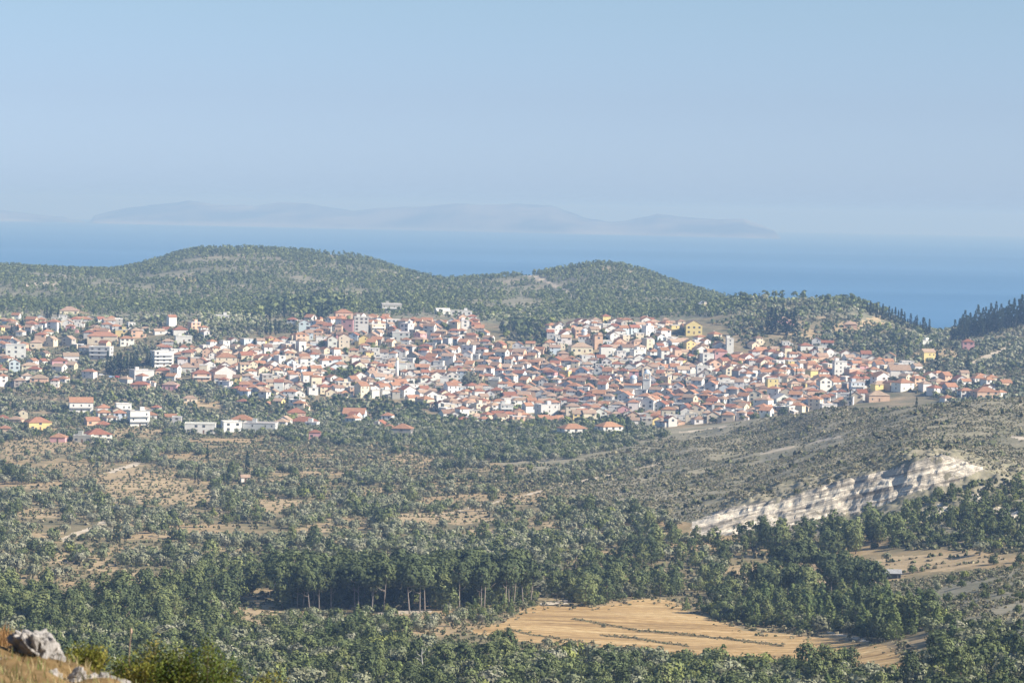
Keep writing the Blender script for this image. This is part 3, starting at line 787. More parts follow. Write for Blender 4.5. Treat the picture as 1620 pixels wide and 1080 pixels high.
# the houses one can pick out, as seen: x, base y, width, height in photo pixels, wall, roof form, roof colour, ridge axis, description
LM = [
 (162, 543, 50, 17, CREAM, 'hip', ORANGE, 'x', "long cream building under one red hip roof"), (160, 567, 36, 18, GREY, 'flat', RFLAT, 'x', "wide grey flat-roofed warehouse"), (94, 581, 27, 15, PINK, 'hip', RED, 'x', "dark house with pointed red hip roof"),
 (25, 566, 34, 20, WHITE, 'flat', RFLAT, 'x', "white flat-roofed apartment house"), (224, 600, 35, 14, WHITE, 'flat', RFLAT, 'x', "low white flat building"), (256, 578, 34, 22, WHITE, 'flat', RFLAT, 'x', "large white modern house"),
 (357, 577, 36, 18, CREAM, 'hip', ORANGE, 'x', "cream mansion with a row of dark windows"), (352, 600, 38, 20, WHITE, 'gable', ORANGE, 'y', "bright white gabled house"), (128, 652, 40, 22, WHITE, 'gable', ORANGE, 'x', "white three-storey house with balconies"),
 (164, 654, 24, 14, WHITE, 'hip', ORANGE, 'x', "small white house with orange roof"), (60, 679, 40, 18, YELL, 'hip', ORANGE, 'x', "yellow house with orange hip roof"), (25, 672, 24, 13, PEACH, 'hip', FADED, 'x', "peach house with faded hip roof"),
 (219, 674, 34, 24, WHITE, 'flat', RFLAT, 'x', "three-storey white house with balconies"), (154, 698, 42, 19, WHITE, 'hip', RED, 'x', "white two-storey house with dark red roof"), (132, 704, 30, 10, CONC, 'flat', RFLAT, 'x', "low flat concrete annex"),
 (93, 722, 26, 11, PINK, 'hip', ORANGE, 'x', "low pink cottage with orange roof"), (317, 684, 52, 14, WHITE, 'flat', RFLAT, 'x', "long white flat-roofed store"), (366, 682, 32, 15, WHITE, 'flat', RFLAT, 'x', "white store with blank front"),
 (412, 683, 56, 14, GREY, 'flat', RFLAT, 'x', "long dark-fronted store with white rim"), (383, 671, 40, 14, PEACH, 'hip', ORANGE, 'x', "peach house with orange roof behind the stores"), (481, 674, 46, 14, CREAM, 'hip', RED, 'x', "cream house with broad red roof"),
 (468, 660, 32, 14, PEACH, 'hip', RED, 'x', "peach house with red roof"), (498, 693, 20, 13, PINK, 'hip', RED, 'x', "small pink house with red roof"), (475, 616, 18, 12, CREAM, 'gable', ORANGE, 'y', "small cream gabled house"),
 (110, 497, 32, 11, CREAM, 'hip', FADED, 'x', "pale house with faded roof at the woods"), (64, 508, 18, 8, GREY, 'gable', RGREY, 'y', "grey gabled barn"), (352, 505, 22, 6, WHITE, 'flat', RFLAT, 'x', "low white shed at the woods"), (285, 529, 26, 12, WHITE, 'hip', RED, 'x', "white house with bright red hip roof"),
 (571, 529, 24, 27, WHITE, 'flat', RFLAT, 'x', "tall white apartment block"), (550, 524, 20, 18, PINK, 'flat', RED, 'x', "pink block with red roof"), (543, 508, 30, 18, PEACH, 'hip', ORANGE, 'x', "peach block with orange roof at the trees"), (619, 494, 34, 13, CONC, 'flat', RFLAT, 'x', "unfinished concrete building at the woods"),
 (622, 516, 24, 10, WHITE, 'flat', RFLAT, 'x', "low white house with open terrace"), (596, 529, 25, 16, CREAM, 'flat', RFLAT, 'x', "cream terraced apartment house"), (634, 538, 30, 12, GREY, 'flat', RFLAT, 'x', "long grey flat-roofed house"), (735, 523, 14, 16, WHITE, 'flat', RFLAT, 'x', "narrow white tower house"),
 (525, 552, 16, 20, WHITE, 'gable', ORANGE, 'y', "tall white gabled house"), (644, 628, 24, 17, WHITE, 'gable', RED, 'y', "large white gabled church hall"), (561, 664, 38, 17, BLUE, 'gable', ORANGE, 'x', "pale blue house with white side"), (637, 690, 34, 19, CONC, 'hip', ORANGE, 'x', "shaded house with orange roof among trees"),
 (905, 690, 44, 19, WHITE, 'hip', ORANGE, 'x', "long white house with orange roof at the front"), (963, 687, 40, 19, WHITE, 'hip', ORANGE, 'x', "white house with orange roof beside the cypress"), (864, 659, 32, 19, WHITE, 'flat', RFLAT, 'x', "white modern house with stepped roof"), (800, 658, 22, 18, GREY, 'flat', RFLAT, 'x', "grey blank-walled block"),
 (1096, 528, 28, 20, YELL, 'gable', FADED, 'y', "yellow gabled hall"), (1113, 488, 20, 10, CREAM, 'gable', RFLAT, 'y', "small cream gabled house on the knoll"), (918, 557, 38, 14, CREAM, 'hip', FADED, 'x', "long cream school with rows of windows"), (946, 551, 14, 20, PEACH, 'flat', ORANGE, 'x', "peach apartment block"),
 (1154, 558, 12, 22, WHITE, 'flat', RFLAT, 'x', "narrow tall white block"), (1139, 569, 22, 17, PINK, 'hip', RED, 'x', "pink house with red hip roof"), (1118, 578, 20, 18, WHITE, 'flat', RFLAT, 'x', "white block with blank side"), (1221, 619, 18, 20, YELL, 'flat', RFLAT, 'x', "pale yellow block"),
 (1237, 639, 30, 15, WHITE, 'gable', RFLAT, 'y', "large white low gabled building"), (1328, 596, 22, 24, WHITE, 'flat', RFLAT, 'x', "white three-storey stepped block"), (1467, 571, 22, 18, YELL, 'gable', FADED, 'x', "bright yellow house with gable"), (1531, 553, 20, 16, PINK, 'hip', RED, 'x', "pink two-storey house with red roof"),
 (1464, 546, 16, 7, WHITE, 'flat', RFLAT, 'x', "low white shed on the olive slope"), (1422, 596, 36, 17, WHITE, 'gable', FADED, 'x', "white gabled house with grey side"), (1393, 608, 28, 18, WHITE, 'gable', ORANGE, 'y', "white house with broad gable front"), (1355, 623, 24, 18, BLUE, 'flat', RFLAT, 'x', "pale blue flat-roofed house"),
 (1428, 617, 30, 17, WHITE, 'hip', ORANGE, 'x', "white house with orange roof above the scrub"), (1527, 629, 24, 15, WHITE, 'hip', ORANGE, 'x', "white house with orange roof at the olive slope"), (1558, 630, 40, 17, PEACH, 'hip', ORANGE, 'x', "peach house with wide orange hip roof"), (1548, 604, 22, 10, WHITE, 'hip', ORANGE, 'x', "low white house with orange roof"), (1568, 603, 18, 8, CREAM, 'hip', ORANGE, 'x', "low cream house with orange roof"),
 (1388, 634, 36, 15, PEACH, 'hip', FADED, 'x', "peach house with faded roof above the scrub"), (1310, 650, 26, 10, WHITE, 'flat', RFLAT, 'x', "low white building above the scrub"), (1248, 650, 26, 9, WHITE, 'flat', RFLAT, 'x', "long low white building above the scrub"), (1274, 554, 22, 11, WHITE, 'hip', RED, 'x', "white house with red roof under the knoll"),
 (57, 550, 20, 12, CREAM, 'hip', FADED, 'x', "cream house with faded roof among olives"), (64, 540, 18, 14, PEACH, 'hip', RED, 'x', "peach house with red roof among olives"), (75, 530, 18, 8, WHITE, 'hip', ORANGE, 'x', "small white house with orange roof among olives"), (48, 588, 30, 14, CREAM, 'hip', FADED, 'x', "wide cream house with faded roof"), (62, 604, 30, 10, PEACH, 'hip', FADED, 'x', "low peach house with faded roof"),
 (112, 572, 26, 13, WHITE, 'gable', FADED, 'x', "white gabled house beside olives"), (200, 546, 24, 14, WHITE, 'hip', ORANGE, 'x', "white house with orange roof near the warehouse"), (192, 532, 20, 10, YELL, 'flat', RFLAT, 'x', "pale yellow flat house"), (290, 541, 28, 9, WHITE, 'flat', RFLAT, 'x', "low white flat house"), (295, 588, 30, 13, GREY, 'hip', FADED, 'x', "grey house with faded roof"),
 (318, 602, 32, 16, PEACH, 'hip', RED, 'x', "peach house with terrace and red roof"), (257, 594, 24, 12, PEACH, 'hip', RED, 'x', "peach house with red roof by the cypress row"), (195, 655, 26, 16, WHITE, 'flat', RFLAT, 'x', "white flat house with dark side"), (300, 636, 24, 10, CREAM, 'hip', FADED, 'x', "cream cottage in the olives"), (270, 616, 26, 12, PINK, 'hip', FADED, 'x', "pink cottage in the olives"),
 (222, 614, 30, 10, PEACH, 'hip', RED, 'x', "low peach cottage with red roof"), (163, 678, 24, 10, PEACH, 'hip', RED, 'x', "low peach house with red roof"), (280, 671, 16, 11, GREY, 'flat', RFLAT, 'x', "small grey hut in the trees"), (8, 684, 20, 8, PEACH, 'hip', ORANGE, 'x', "low peach house with orange roof at the frame's edge"), (42, 600, 18, 8, WHITE, 'hip', FADED, 'x', "low white house with faded roof"),
 (730, 498, 36, 6, WHITE, 'flat', RFLAT, 'x', "long low white roof at the woods"), (700, 497, 24, 6, WHITE, 'gable', RFLAT, 'x', "low pale shed at the woods"), (1020, 512, 16, 12, PEACH, 'hip', ORANGE, 'x', "peach house with orange roof near the hall"), (1240, 512, 30, 8, PINK, 'hip', FADED, 'x', "long low pink house on the knoll"), (1345, 518, 22, 6, PEACH, 'hip', FADED, 'x', "low peach house on the knoll"),
 (1395, 900, 0, 0, None, '', None, '', ''),
]
H_ANCH = [("white bell tower", 1023, 605), ("yellow gabled hall", 1096, 518), ("white apartment block", 571, 516), ("long cream school", 918, 550), ("slim white chimney", 628, 585), ("big round town tree", 745, 600), ("cream mansion", 357, 568), ("dark cypress row", 192, 575),
          ("stepped white block", 1328, 585), ("bright yellow house", 1467, 562), ("dark-fronted store", 412, 677), ("lone front cypress", 993, 670), ("white gabled church hall", 644, 620), ("white modern house", 864, 650), ("narrow white block", 1154, 548), ("bright white gabled house", 352, 592), ("wooded gully", 832, 530)]
hrng = np.random.default_rng(21)
HS = []
OCC = []
for (px, py, wp, hp, wc, rf, rc, ax, desc) in LM:
    if wp == 0: continue
    P = hit(px, py, 1900.0)
    d = math.hypot(P[0], P[1]); k = d / F_PX
    w = wp * k * 0.92; h = hp * k
    rise = 0
    dp = float(np.clip(w * hrng.uniform(.65, .95), 6, 13))
    if rf == 'hip': rise = 0.24 * min(w, dp) + .3
    if rf == 'gable': rise = .27 * (dp if ax == 'x' else w)
    h = max(2.9, h - rise * .8)
    HS.append(dict(P=P, w=w, dp=dp, h=h, roof=rf, axis=ax, wc=wc, rc=rc, rot=hrng.uniform(.1, .6) if wc in (WHITE, CREAM, YELL) and w < 17 else hrng.uniform(-.15, .25), desc=desc, lm=True, balcony='balcon' in desc or 'terrace' in desc, d=d))
    OCC.append((P[0], P[1], max(w, dp) * .62))
    OCC.append((P[0] * (1 - 11 / d), P[1] * (1 - 11 / d), w * .42))
# the towers and domes keep their ground free
BELL = hit(1023, 622, 1900.0); DOMEP = hit(1002, 622, 1900.0); CHIMP = hit(628, 601, 1900.0); BIGT = hit(745, 611, 1900.0); DOME2 = hit(924, 541, 1900.0); SLIM = hit(1128, 658, 1900.0)
for p_, r_ in ((BELL, 5), (DOMEP, 10), (CHIMP, 4), (BIGT, 11), (DOME2, 8), (SLIM, 4)):
    OCC.append((p_[0], p_[1], r_))
TOWN = [(255, 565), (330, 548), (440, 542), (520, 508), (600, 505), (655, 515), (745, 508), (780, 545), (865, 545), (870, 520), (960, 514), (1060, 514), (1115, 527), (1165, 557), (1270, 563), (1340, 572), (1440, 583), (1440, 606), (1340, 642), (1240, 658), (1150, 668), (1040, 676), (900, 670), (720, 670), (640, 667), (600, 648), (490, 642), (390, 632), (330, 606)]
HOLES = [[(800, 512), (870, 514), (862, 552), (796, 552)], [(470, 628), (600, 630), (700, 650), (700, 668), (480, 668)], [(520, 590), (570, 585), (575, 602), (520, 605)], [(900, 690), (1000, 690), (1000, 660), (900, 668)]]
EDGE = [[(-30, 512), (100, 500), (330, 520), (330, 536), (130, 516), (-30, 545)], [(-30, 540), (30, 530), (130, 512), (330, 535), (330, 548), (250, 566), (330, 610), (200, 612), (-30, 612)], [(1270, 556), (1440, 578), (1500, 592), (1590, 600), (1596, 636), (1500, 640), (1440, 612), (1340, 640)], [(430, 520), (520, 492), (540, 505), (440, 545)], [(1165, 545), (1300, 540), (1340, 566), (1270, 566), (1170, 560)], [(-30, 640), (60, 650), (250, 655), (300, 680), (-30, 690)], [(380, 640), (520, 645), (640, 660), (620, 690), (440, 680)]]
gy, gx = np.meshgrid(np.arange(2040, 2620, 11.4), np.arange(-440, 440, 12.0), indexing='ij')
gx = gx + (np.arange(gx.shape[0])[:, None] % 2) * 6 + hrng.uniform(-2.2, 2.2, gx.shape) + 9 * np.sin(gy / 60)
gy = gy + hrng.uniform(-2.2, 2.2, gy.shape) + 8 * np.sin(gx / 55)
gx, gy = gx.ravel(), gy.ravel()
gz = height(gx, gy)
hpx, hpy, _ = project(np.stack([gx, gy, gz], -1))
ok = inside(TOWN, hpx, hpy)
ROWC = [(150, 562), (230, 556), (232, 604), (150, 604)]
for Ep in EDGE: ok |= inside(Ep, hpx, hpy) & (hrng.random(len(gx)) < (.30 if Ep[0][0] in (1270, 430) else (.31 if Ep[0][1] < 600 else .28)))
ok &= (seen_part(gx, gy, 6.5) > .25) & ~inside(ROWC, hpx, hpy)
for Hh in HOLES: ok &= ~inside(Hh, hpx, hpy)
ok &= (hrng.random(len(gx)) < .90)
for i in np.where(ok)[0]:
    x, y = gx[i], gy[i]
    w = hrng.uniform(5.6, 9.8); dp = hrng.uniform(5.6, 9.2)
    if any((x - a) ** 2 + (y - b) ** 2 < (c + max(w, dp) * .5) ** 2 for a, b, c in OCC): continue
    u = hrng.random()
    wc = [WHITE, CREAM, GREY, PEACH, BLUE, CONC, YELL, PINK][int(np.searchsorted(np.cumsum([.50, .19, .08, .09, .06, .05, .02, .01]), u * .999))]
    u = hrng.random()
    rf = 'gable' if u < .40 else ('hip' if u < .84 else 'flat')
    rc = RFLAT if rf == 'flat' else [ORANGE, RED, FADED, BROWN][int(np.searchsorted(np.cumsum([.38, .22, .31, .09]), hrng.random() * .999))]
    st = hrng.random()
    h = 3.0 if st < .34 else (5.1 if st < .95 else 8.2)
    h *= hrng.uniform(.92, 1.1)
    sn = "low" if st < .34 else ("two-storey" if st < .95 else "tall")
    annex = None
    if hrng.random() < .5: annex = (hrng.choice([-1, 1]), dp * hrng.uniform(.45, .85), hrng.uniform(2, 3.4), hrng.uniform(2.2, 2.8))
    HS.append(dict(annex=annex, arc=[ORANGE, FADED, BROWN, RGREY, RFLAT][hrng.integers(5)], P=np.array([x, y, gz[i]]), w=w, dp=dp, h=h, roof=rf, axis='x' if hrng.random() < .5 else 'y', wc=wc, rc=rc, rot=0.45 * math.sin(x / 55 + y / 80) + .04 + hrng.uniform(-.22, .22), lm=False, d=math.hypot(x, y),
                   desc=f"{sn} {WNAME[wc]} house with {RNAME[rc]} {'flat' if rf == 'flat' else ('hip' if rf == 'hip' else 'gable')} roof"))
# which of them show largest: paint their outlines from front to back
buf = np.zeros((1080, 1620), bool)
HS.sort(key=lambda s: s['d'])
for s in HS:
    x, y, _w = project(s['P'])
    k = F_PX / s['d']
    s['sx'], s['sy'] = float(x), float(y - s['h'] * k * .5)
    x0, x1 = int(max(0, x - s['w'] * k / 2)), int(min(1619, x + s['w'] * k / 2))
    y0, y1 = int(max(0, y - (s['h'] + 1.6) * k)), int(y)
    y1 = int(y - s['h'] * k * (1 - seen_part(s['P'][0], s['P'][1], s['h'])))
    if x1 <= x0 or y1 <= y0: s['vis'] = 0; continue
    c = buf[y0:y1, x0:x1]
    s['vis'] = int((~c).sum()) + (4000 if s['lm'] else 0)
    c[:] = True
HS = [s for s in HS if s['vis'] > 5 or s['lm']]
HS.sort(key=lambda s: -s['vis'])
for s in HS:
    s['single'] = False
for s in HS[:292]:
    s['single'] = True
small = [s for s in HS if not s['lm']]
place_labels(small, H_ANCH)
seen_desc = {}
for s in HS: seen_desc.setdefault(s['desc'], []).append(s)
for s in HS:
    if s['lm'] and len(seen_desc[s['desc']]) == 1 and len(s['desc'].split()) > 3: s['label'] = s['desc']
place_labels([s for s in HS if s['lm'] and 'label' not in s], H_ANCH)
VV, FF, FM, TT = [], [], [], []
nb = 0
for s in HS:
    if s['single']:
        big = s['lm'] and s['w'] * F_PX / s['d'] > 20
        def vary(c):
            g_ = hrng.uniform(.84, 1.1)
            return tuple(float(np.clip(q * g_ * f_, 0, .85)) for q, f_ in zip(c, hrng.uniform(.97, 1.03, 3)))
        s['rc'] = vary(s['rc']); s['wc'] = vary(s['wc'])
        r_ = make_house(s, hrng, big)
        tag(r_, s['label'], 'house', 'houses of the hillside village')
    else:
        f_ = hrng.uniform(.8, 1.15); s['rc'] = tuple(q * f_ for q in s['rc'])
        wl, rf = house_geo(s['w'], s['dp'], s['h'], s['roof'], s['axis'])
        wd = MB()
        for zz in ([1.0, 3.9] if s['h'] > 4.5 else [1.0]):
            for k in ((-.27, .27) if hrng.random() < .5 else (.1,)):
                wd.box(s['w'] * k - .4, s['w'] * k + .4, -s['dp'] / 2 - .06, -s['dp'] / 2 + .1, zz, zz + 1.35)
                wd.box(s['w'] / 2 - .1, s['w'] / 2 + .06, s['dp'] * k - .5, s['dp'] * k + .5, zz, zz + 1.35)
        cs, sn = math.cos(s['rot']), math.sin(s['rot'])
        if s.get('annex'):
            av, at_ = annex_geo(s)
            v = np.array(av.v)
            VV.append(np.stack([v[:, 0] * cs - v[:, 1] * sn, v[:, 0] * sn + v[:, 1] * cs, v[:, 2]], -1) + s['P']); FF += [tuple(nb + i for i in f) for f in av.f]; FM += av.m; TT.append(at_); nb += len(v)
        for part, mi, col in ((wl, 0, s['wc']), (rf, 1, s['rc']), (wd, 2, (1, 1, 1))):
            v = np.array(part.v)
            vr = np.stack([v[:, 0] * cs - v[:, 1] * sn, v[:, 0] * sn + v[:, 1] * cs, v[:, 2]], -1) + s['P']
            VV.append(vr); FF += [tuple(nb + i for i in f) for f in part.f]; FM += [mi] * len(part.f); TT.append(np.tile(col, (len(v), 1)))
            nb += len(v)
if VV:
    o = link('village_houses', np_mesh('village_houses', np.concatenate(VV), FF, [M['wall'], M['roof'], M['glass']], np.concatenate(TT), FM))
    tag(o, 'mass of tiled roofs and pale walls filling the village', None, None, 'stuff')
print("HOUSES", len(HS), "single", sum(s['single'] for s in HS))

# bell tower, domed churches, chimney, slim tower
k = F_PX
def root_at(name, P, rot=0.0, sc=1.0):
    e = bpy.data.objects.new(name, None); COL.objects.link(e); e.location = [float(v) for v in P]; e.rotation_euler = (0, 0, rot); e.empty_display_size = 2; e.scale = (sc, sc, sc)
    return e
t = tag(root_at('bell_tower', BELL, -.15, 1.3), 'white church bell tower with small domed cap above the red roofs', 'bell tower')
link('shaft', MB().box(-2.0, 2.0, -2.0, 2.0, -2, 8.0).box(-2.25, 2.25, -2.25, 2.25, 8.002, 8.35).mesh('shaft', M['wall']), t, None, 0, None, WHITE)
b = MB()
for sx_ in (-1, 1):
    for sy_ in (-1, 1):
        b.box(sx_ * 1.75 - .35, sx_ * 1.75 + .35, sy_ * 1.75 - .35, sy_ * 1.75 + .35, 8.352, 11.0)
b.box(-2.25, 2.25, -2.25, 2.25, 11.002, 11.4)
link('belfry', b.mesh('belfry', M['wall']), t, None, 0, None, WHITE)
link('dome', MB().lathe([(1.9, 11.402), (1.85, 11.9), (1.5, 12.7), (.9, 13.3), (.25, 13.6)], 12).mesh('dome', M['dome'], True), t)
link('bell', MB().lathe([(.6, 9.4), (.5, 9.7), (.35, 10.2), (.1, 10.45)], 10).mesh('bell', M['concrete'], True), t)
link('cross', MB().box(-.07, .07, -.07, .07, 13.5, 15).box(-.45, .45, -.068, .068, 14.3, 14.45).mesh('cross', M['wall']), t, None, 0, None, WHITE)
def church(P, w, dp, h, rd, rot, label):
    c = tag(root_at('church', P, rot), label, 'church')
    wl, rf = house_geo(w, dp, h, 'gable', 'x')
    link('wall', wl.mesh('wall', M['wall']), c, None, 0, None, WHITE)
    link('roof', rf.mesh('roof', M['roof']), c, None, 0, None, ORANGE)
    top = h + .27 * dp
    dr = link('drum', MB().lathe([(rd, h), (rd, top + 1.9), (rd + .15, top + 1.902), (rd + .15, top + 2.1)], 14).mesh('drum', M['wall']), c, None, 0, None, WHITE)
    link('dome', MB().lathe([(rd * math.cos(a), top + 2.102 + rd * math.sin(a)) for a in np.linspace(0, 1.5, 7)], 14).mesh('dome', M['dome'], True), c)
    for z_ in (1.6,):
        for q in (-.3, 0, .3):
            link('window', WIN, c, (w * q, -dp / 2, z_ + 1))
    link('door', DOOR, c, (w / 2, 0, 0.05), math.pi / 2)
church(DOMEP, 13, 9, 6.2, 3.0, -.2, 'white church with pale blue dome beside the bell tower')
church(DOME2, 9, 7, 4.6, 2.3, -.1, 'small white chapel with pale dome beside the cream school')
t = tag(root_at('chimney_stack', CHIMP, 0.0, 1.25), 'slim white round chimney standing among the red roofs', 'chimney')
link('shaft', MB().lathe([(1.15, -2), (1.0, 6), (.85, 12.4)], 14).mesh('shaft', M['wall'], True), t, None, 0, None, WHITE)
link('cap', MB().lathe([(1.1, 12.402), (1.1, 12.8), (.7, 12.802), (.6, 14.0)], 14).mesh('cap', M['wall']), t, None, 0, None, CREAM)
t = tag(root_at('slim_tower', SLIM), 'thin white tower at the front edge of the village', 'tower')
link('shaft', MB().box(-.8, .8, -.8, .8, -2, 8.4).mesh('shaft', M['wall']), t, None, 0, None, WHITE)
link('cap', MB().box(-1, 1, -1, 1, 8.402, 8.7).add([(-.9, -.9, 8.702), (.9, -.9, 8.702), (.9, .9, 8.702), (-.9, .9, 8.702), (0, 0, 10.2)], [(0, 3, 2, 1), (0, 1, 4), (1, 2, 4), (2, 3, 4), (3, 0, 4)]).mesh('cap', M['roof']), t, None, 0, None, ORANGE)
# two sheds on the flat below the cliff
for px, py, wp, dp, h, colr, lab in ((1378, 903, 21, 7, 2.6, (0.27, 0.33, 0.39), 'low blue grey metal shed at the edge of the dry plot'), (1412, 914, 26, 5, 2.3, (0.34, 0.34, 0.34), 'long open grey metal shed nearest the pines')):
    P = hit(px, py, 800.0); w = wp * math.hypot(P[0], P[1]) / F_PX
    t = tag(root_at('shed', P, -.1), lab, 'shed', 'metal sheds below the cliff')
    link('wall', MB().box(-w / 2, w / 2, 0, .15, -1, h).box(-w / 2, -w / 2 + .15, -dp / 2, -.002, -1, h - .3).box(w / 2 - .15, w / 2, -dp / 2, -.002, -1, h - .3).mesh('wall', M['concrete']), t)
    V = [(-w / 2 - .3, -dp / 2 - .3, h - .55), (w / 2 + .3, -dp / 2 - .3, h - .55), (w / 2 + .3, dp / 2, h + .25), (-w / 2 - .3, dp / 2, h + .25)]
    V += [(x, y, z + .12) for x, y, z in V]
    link('roof', MB().add(V, [(0, 3, 2, 1), (4, 5, 6, 7), (0, 1, 5, 4), (1, 2, 6, 5), (2, 3, 7, 6), (3, 0, 4, 7)]).mesh('roof', M['roof']), t, None, 0, None, colr)
    for q in (-.3, .3):
        link('post', MB().box(w * q - .08, w * q + .08, -dp / 2 - .1, -dp / 2 + .06, -1, h - .55).mesh('post', M['concrete']), t)
# stone field hut by the terraced plots
P = hit(388, 762, 1300.0)
wl, rf = house_geo(4.5, 3.6, 2.5, 'gable', 'x')
t = tag(root_at('field_hut', P, .2), 'tiny white field hut by the tall cypresses', 'hut')
link('wall', wl.mesh('wall', M['wall']), t, None, 0, None, WHITE); link('roof', rf.mesh('roof', M['roof']), t, None, 0, None, FADED)
link('door', DOOR, t, (0, -1.8, 0.05))
# parked cars at the foot of the cypress row
def car(P, rot, col, label):
    c = tag(root_at('parked_car', P, rot), label, 'car', 'cars parked below the cypress row')
    V = [(-2.1, .35), (2.1, .35), (2.15, .75), (1.2, .9), (.55, 1.42), (-1.2, 1.42), (-1.85, .95), (-2.15, .8)]
    n = len(V)
    b = MB().add([(x, -.85, z) for x, z in V] + [(x, .85, z) for x, z in V], [tuple(range(n)), tuple(range(n, 2 * n))[::-1]] + [(i, n + i, n + (i + 1) % n, (i + 1) % n) for i in range(n)])
    link('body', b.mesh('body', M['wall']), c, None, 0, None, col)
    link('window', MB().add([(-1.15, -.857, .95), (.75, -.857, .95), (.45, -.857, 1.34), (-1.05, -.857, 1.34), (-1.15, .857, .95), (.75, .857, .95), (.45, .857, 1.34), (-1.05, .857, 1.34)], [(0, 1, 2, 3), (7, 6, 5, 4), (0, 4, 5, 1), (2, 6, 7, 3), (1, 5, 6, 2), (0, 3, 7, 4)]).mesh('window', M['glass']), c)
    for x in (-1.3, 1.35):
        for y in (-.86, .86):
            m_ = MB().tube([(x, y - .1, .33), (x, y + .1, .33)], [.33, .33], 12).mesh('wheel', M['tyre'])
            link('wheel', m_, c)
for q, (px, py, col, nm) in enumerate([(132, 592, (.75, .75, .76), 'white'), (141, 593, (.12, .22, .5), 'dark blue'), (150, 592, (.5, .5, .52), 'silver'), (160, 594, (.75, .75, .76), 'white'), (176, 597, (.3, .45, .68), 'light blue'), (186, 597, (.45, .06, .05), 'red')]):
    nb_ = {0: 'leftmost in the line of cars', 3: 'between the silver and light blue cars'}
    car(hit(px, py, 1900.0), .15 * q, col, f"{nm} car parked below the cypress row" + (", " + nb_[q] if q in nb_ else ""))

# ------------------------------------------------------------------ trees
trng = np.random.default_rng(5)
def crown(kind, seed, nc, per, leaf):
    """leaf clumps spread through the crown's volume, unit height; -> quads (n,4,3), tint per vertex"""
    r = np.random.default_rng(seed)
    C, rad = [], []
    if kind == 'pine':          # broad rounded crown, leaning a little
        ln = r.uniform(-.06, .06, 2)
        for _ in range(nc):
            t = r.uniform(.16, 1.0)
            R = .30 * max(.05, 1 - abs((t - .50) / .56) ** 2.2)
            a = r.uniform(0, 6.28); q = R * r.uniform(.25, 1.0) ** .6
            C.append((q * math.cos(a) + ln[0] * t, q * math.sin(a) + ln[1] * t, t * .93)); rad.append(r.uniform(.06, .115))
    elif kind == 'young':       # pointed, foliage to the ground
        for _ in range(nc):
            t = r.uniform(.04, 1.0)
            R = .33 * (1 - t) ** .85 + .02
            a = r.uniform(0, 6.28); q = R * r.uniform(.4, 1.0) ** .6
            C.append((q * math.cos(a), q * math.sin(a), t * .95)); rad.append(r.uniform(.05, .09) * (1.15 - .5 * t))
    elif kind == 'grove':       # high flat crown on a bare trunk
        for _ in range(nc):
            t = r.uniform(.58, 1.0)
            R = .25 * max(.15, math.sin(math.pi * min(1, (t - .50) / .52)) ** .7)
            a = r.uniform(0, 6.28); q = R * r.uniform(.2, 1.0) ** .6
            C.append((q * math.cos(a), q * math.sin(a), t * .95)); rad.append(r.uniform(.05, .085))
    elif kind == 'olive':
        for _ in range(nc):
            v = r.normal(size=3); v /= np.linalg.norm(v); q = r.uniform(.35, 1.0)
            C.append((v[0] * .50 * q, v[1] * .50 * q, .56 + v[2] * .34 * q)); rad.append(r.uniform(.11, .19))
    elif kind == 'oak':
        for _ in range(nc):
            v = r.normal(size=3); v /= np.linalg.norm(v); v[2] = abs(v[2]) * 1.0 - .12; q = r.uniform(.4, 1.0)
            C.append((v[0] * .50 * q, v[1] * .50 * q, .20 + v[2] * .66 * q)); rad.append(r.uniform(.10, .18))
    elif kind == 'cypress':
        for _ in range(nc):
            t = r.uniform(.03, 1.0)
            R = .10 * math.sin(math.pi * min(1.0, (t * .93 + .07)) ** .75) ** .8 + .004
            a = r.uniform(0, 6.28); q = R * r.uniform(.5, 1.0)
            C.append((q * math.cos(a), q * math.sin(a), t * .97)); rad.append(r.uniform(.022, .045))
    elif kind == 'bush':
        for _ in range(nc):
            v = r.normal(size=3); v /= np.linalg.norm(v); v[2] = abs(v[2]); q = r.uniform(.4, 1.0)
            C.append((v[0] * .75 * q, v[1] * .75 * q, .12 + v[2] * .75 * q)); rad.append(r.uniform(.2, .34))
    C = np.array(C); rad = np.array(rad)
    n = nc * per
    ci = np.repeat(np.arange(nc), per)
    v = r.normal(size=(n, 3)); v /= np.linalg.norm(v, axis=1)[:, None]
    P = C[ci] + v * (rad[ci] * r.uniform(.55, 1.05, n))[:, None]
    mid = C.mean(0)
    nrm = .75 * v + .8 * (C[ci] - mid) / (np.linalg.norm(C[ci] - mid, axis=1)[:, None] + 1e-6) + r.normal(size=(n, 3)) * .25
    nrm /= np.linalg.norm(nrm, axis=1)[:, None]
    a = np.cross(nrm, r.normal(size=(n, 3))); a /= np.linalg.norm(a, axis=1)[:, None]
    b = np.cross(nrm, a)
    s = leaf * r.uniform(.65, 1.35, n)[:, None]
    el = r.uniform(.55, 1.0, n)[:, None]
    Q = np.stack([P - a * s - b * s * el * .4, P + a * s * .5 - b * s * el, P + a * s + b * s * el * .4, P - a * s * .4 + b * s * el], 1)
    ct = r.uniform(.78, 1.22, nc)
    tint = np.repeat((ct[ci] * r.uniform(.88, 1.12, n))[:, None], 4, 1)
    return Q, tint

